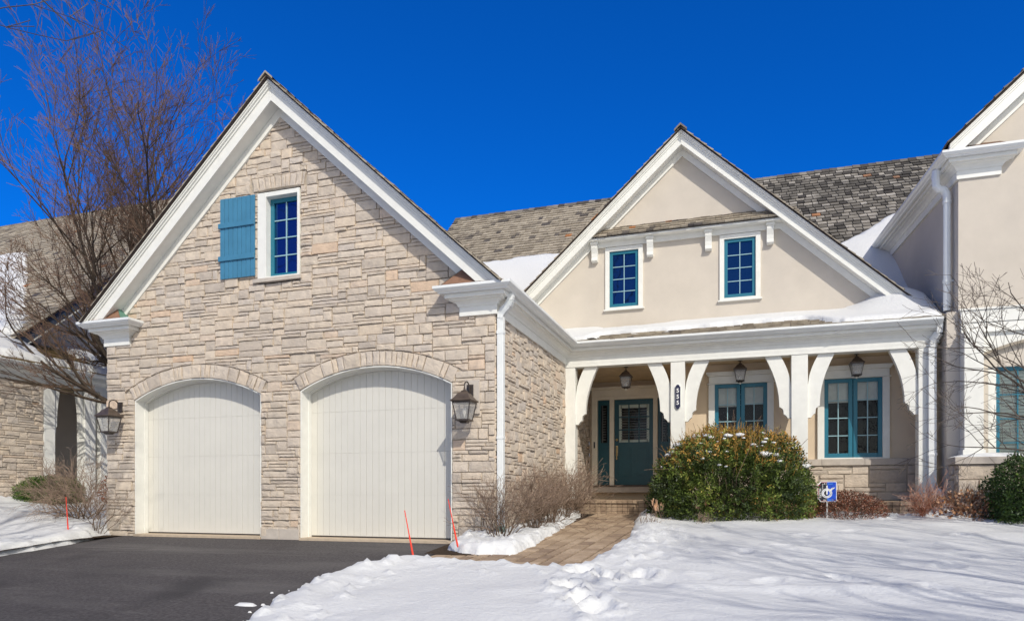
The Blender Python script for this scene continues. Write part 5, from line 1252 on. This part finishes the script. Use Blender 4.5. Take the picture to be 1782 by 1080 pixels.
# leafy shrubs
def leafy(name, label, c, rx, ry, rz, nl, size, mt, seed, colf, cat='shrub', shell=.55, flat=False, spr=1, boxy=2.6, upb=.3, stems=None):
    t = thing(name, label, cat, (c[0], c[1], c[2])); rng = np.random.default_rng(seed)
    a = rng.uniform(0, 2*np.pi, nl); ph = np.arccos(rng.uniform(-.35, 1, nl))
    d = np.stack([np.sin(ph)*np.cos(a), np.sin(ph)*np.sin(a), np.cos(ph)], 1)
    k = (np.abs(d[:, 0])**boxy+np.abs(d[:, 1])**boxy+np.abs(np.maximum(d[:, 2], -.9))**boxy)**(-1/boxy)
    q = 1-(1-shell)*rng.random(nl)**1.7
    lump = np.array([noise.fractal(Vector((x*2.3, y*2.3, z*2.3+seed)), 1, 2, 3) for x, y, z in d])*.13+1
    ctr = d*(k*q*lump)[:, None]*np.array([rx, ry, rz])
    ctr[:, 2] = np.maximum(ctr[:, 2], -rz*.35)
    cz = c[2]+rz*.35
    out = d+rng.normal(0, .55, (nl, 3)); out[:, 2] += upb; out /= np.linalg.norm(out, axis=1)[:, None]
    V = []; F = []; Rv = []
    col = colf(ctr, q, rng)
    side = np.cross(out, rng.normal(0, 1, (nl, 3))); side /= np.linalg.norm(side, axis=1)[:, None]
    upn = np.cross(side, out)
    ctr = ctr+np.array([c[0], c[1], cz])
    n0 = 0
    for j in range(spr):
        f = (j/spr-.3)*size*2.4
        dirn = out+side*(.9 if j % 2 else -.9)*(spr > 1)+rng.normal(0, .2, (nl, 3)); dirn /= np.linalg.norm(dirn, axis=1)[:, None]
        sd = np.cross(dirn, upn+rng.normal(0, .4, (nl, 3))); sd /= np.linalg.norm(sd, axis=1)[:, None]
        L_ = size*rng.uniform(.7, 1.3, (nl, 1)); w_ = L_*(.22 if spr > 1 else .42); p = ctr+out*f
        A = p; B = p+dirn*L_*.5+sd*w_; C_ = p+dirn*L_; D_ = p+dirn*L_*.5-sd*w_
        V.append(np.stack([A, B, C_, D_], 1).reshape(-1, 3)); Rv.append(np.clip(col+rng.normal(0, .07, nl), 0, 1))
    V = np.concatenate(V); nf = len(V)//4; F = np.arange(nf*4).reshape(nf, 4); Rv = np.concatenate(Rv)
    V = V-np.array(c)
    me = bpy.data.meshes.new('foliage'); me.from_pydata(V.tolist(), [], F.tolist()); at = me.attributes.new('rnd', 'FLOAT', 'FACE'); at.data.foreach_set('value', Rv.astype(np.float32)); me.materials.append(MT[mt])
    o = bpy.data.objects.new('foliage', me); S.collection.objects.link(o); o.parent = t
    mb = MB(); r2 = random.Random(seed); P = dict(seg=.12, wob=.1, up=[.03, .02, .02], lv=1, start=[.3, .2], n=[5, 3], ang=(20, 45), len=(.4, .6), rmin=.003, col=[.2, .4])
    for i in range(stems or 18):
        aa = r2.uniform(0, 6.28); sp = r2.random()*.9
        grow(mb, (c[0]+math.cos(aa)*.08, c[1]+math.sin(aa)*.08, c[2]-.02), Vector((math.cos(aa)*sp*rx, math.sin(aa)*sp*ry, rz)).normalized(), rz*1.1, .014, 0, r2, P)
    mb.build('stems', 'twig', t); return t
def yewcol(ctr, q, rng):
    z = ctr[:, 2]/1.0; n = np.array([noise.noise(Vector((a*2, b*2, c_*2))) for a, b, c_ in ctr])
    base = .32+.30*n+rng.normal(0, .13, len(z)); top = np.clip((z-.50)*1.6, 0, 1)
    br = rng.random(len(z)) < .01+top*.65*np.clip((q-.75)*6, 0, 1)
    return np.where(br, rng.uniform(.74, 1, len(z)), np.clip(base, 0, .72))
YW = leafy('yew_bush', 'large rounded evergreen bush with bronze tips and snow flecks before the porch', (-.16, 13.0, .22), 1.33, 1.0, 1.20, 10500, .056, 'yew_leaf', 7, yewcol, cat='bush', shell=.5, spr=5, stems=30)
# bronze shoots standing up from the top of the yew
mb = MB(); r_ = random.Random(15)
for i in range(420):
    a = r_.uniform(0, 6.28); q = math.sqrt(r_.random())*.98; x = math.cos(a)*q*1.32; y = math.sin(a)*q*.95; z = 1.22*(1-q**2.6)**(1/2.6)+.42+.22
    p = Vector((-.16+x, 13.0+y, z-.05)); d = Vector((x*.35+r_.gauss(0, .15), y*.3+r_.gauss(0, .15), 1)).normalized(); ln_ = r_.uniform(.08, .24)
    mb.tube([p, p+d*ln_], [.004, .002], 3, r=.85, cap=False)
    for k in range(int(ln_/.012)):
        s_ = p+d*(.02+k*.012); e = rdir(r_, d, R(48)); sd = e.cross(d).normalized()*.0045; mb.add([s_, s_+e*.014+sd, s_+e*.03, s_+e*.014-sd], [(0, 1, 2, 3)], r_.uniform(.72, 1))
mb.build('shoots', 'yew_leaf', YW)
# snow clumps caught on the yew
mb = MB(); r_ = random.Random(19)
for i in range(60):
    a = r_.uniform(math.pi*1.02, math.pi*1.98) if r_.random() < .8 else r_.uniform(0, 6.28); q = r_.uniform(.2, 1.0)**.6*.97
    x = math.cos(a)*q*1.30; y = math.sin(a)*q*.95; z = 1.22*max(0, 1-q**2.6)**(1/2.6)+.42+.23
    c = Vector((-.16+x, 13.0+y, z)); w_ = r_.uniform(.016, .045)*(2.0 if r_.random() < .25 else 1)
    n, k = 9, 5; vs = []
    for j in range(k+1):
        ph = math.pi*j/k
        for m_ in range(n):
            t_ = 2*math.pi*m_/n; rr = w_*(1+.45*noise.noise(Vector((m_*.9+i, j*.8, i*.7)))); vs.append((c.x+rr*1.25*math.sin(ph)*math.cos(t_), c.y+rr*math.sin(ph)*math.sin(t_), c.z+rr*.55*math.cos(ph)))
    mb.add(vs, [(j*n+m_, j*n+(m_+1) % n, (j+1)*n+(m_+1) % n, (j+1)*n+m_) for j in range(k) for m_ in range(n)])
tag(mb.build('snow', 'snow', smooth=True), 'small clumps of snow caught on top of the large evergreen bush', 'snow', kind='stuff')
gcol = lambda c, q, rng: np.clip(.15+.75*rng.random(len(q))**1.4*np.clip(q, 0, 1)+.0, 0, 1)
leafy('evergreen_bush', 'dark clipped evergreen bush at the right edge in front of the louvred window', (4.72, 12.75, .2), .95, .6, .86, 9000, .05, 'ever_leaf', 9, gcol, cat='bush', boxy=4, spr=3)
leafy('evergreen_bush', 'low green bush at the foot of the left townhouse wall', (-14.3, 11.3, .52), .70, .5, .42, 5200, .05, 'ever_leaf', 10, lambda c, q, rng: np.clip(.3+.7*rng.random(len(q)), 0, 1), cat='bush', spr=3)
leafy('rusty_shrub', 'rust brown shrub with dry leaves behind the bare shrub by the left porch posts', (-13.1, 12.3, .5), .75, .5, .55, 2600, .04, 'rust_leaf', 14, lambda c, q, rng: rng.uniform(.2, .8, len(q)))
leafy('rusty_shrub', 'low dome of dark red twigs and leaves behind the yard sign', (1.72, 13.25, .20), .68, .5, .44, 7000, .030, 'rust_leaf', 11, lambda c, q, rng: np.clip(rng.random(len(q))**1.2, 0, 1), spr=2)
leafy('copper_shrub', 'copper leaved shrub against the right stone pier', (3.50, 13.0, .24), .50, .33, .46, 1100, .05, 'copper_leaf', 13, lambda c, q, rng: rng.random(len(q)), boxy=2, shell=.3)
leafy('small_shrub', 'tiny brown tuft beside the rounded snow mound near the downspout', (3.05, 13.0, .26), .14, .12, .13, 320, .03, 'copper_leaf', 16, lambda c, q, rng: rng.uniform(0, .6, len(q)), stems=6)
leafy('copper_shrub', 'reddish leafy shrub at the foot of the porch downspout', (2.95, 13.4, .28), .30, .25, .30, 500, .04, 'copper_leaf', 17, lambda c, q, rng: rng.uniform(0, .55, len(q)), boxy=2, shell=.3)
# dead perennials poking through snow
def tuft(label, base, h, w, n, seed, mt='rust_leaf', heads=False):
    t = thing('dry_perennial', label, 'plant', base); rng = random.Random(seed); mb = MB(); P = dict(seg=.05, wob=.1, up=[.02, .02], lv=1, start=[.4, .3], n=[3, 2], ang=(15, 50), len=(.3, .5), rmin=.002, col=[.5, .8])
    tips = []
    for i in range(n):
        x = base[0]+rng.uniform(-w/2, w/2); y = base[1]+rng.uniform(-.1, .12); d = Vector((rng.gauss(0, .3), rng.gauss(0, .2), 1)).normalized(); hh = h*rng.uniform(.5, 1)
        grow(mb, (x, y, base[2]), d, hh, .004, 0, rng, P); tips.append(Vector((x, y, base[2]))+d*hh)
    mb.build('stems', mt, t)
    if heads:
        mb = MB()
        for p in tips:
            for k in range(9): a = rng.uniform(0, 6.28); q = rng.uniform(0, .03); mb.tube([p+Vector((math.cos(a)*q*.4, math.sin(a)*q*.4, -.03)), p+Vector((math.cos(a)*q, math.sin(a)*q, rng.uniform(.03, .10)))], [.006, .009], 4, r=rng.uniform(.6, 1))
            mb.build('seed_head', 'copper_leaf', t); mb = MB()
tuft('dry plants with pinkish seed heads in the snow left of the large bush', (-1.05, 12.3, .30), .36, .9, 12, 21, 'twig', True)
tuft('small dry tuft at the walk edge in the snow', (-1.42, 11.6, .27), .17, .3, 22, 22, 'twig')
tuft('small dark dry tuft in the snow below the large bush', (-.55, 11.9, .27), .16, .25, 22, 23, 'twig')
tuft('dry pink flower heads in the snow at the right foot of the large bush', (.62, 12.6, .28), .34, .55, 26, 24, 'copper_leaf', True)
tuft('thin red-brown dry stems in the snow left of the yard sign', (.98, 12.7, .27), .25, .4, 26, 25, 'rust_leaf')
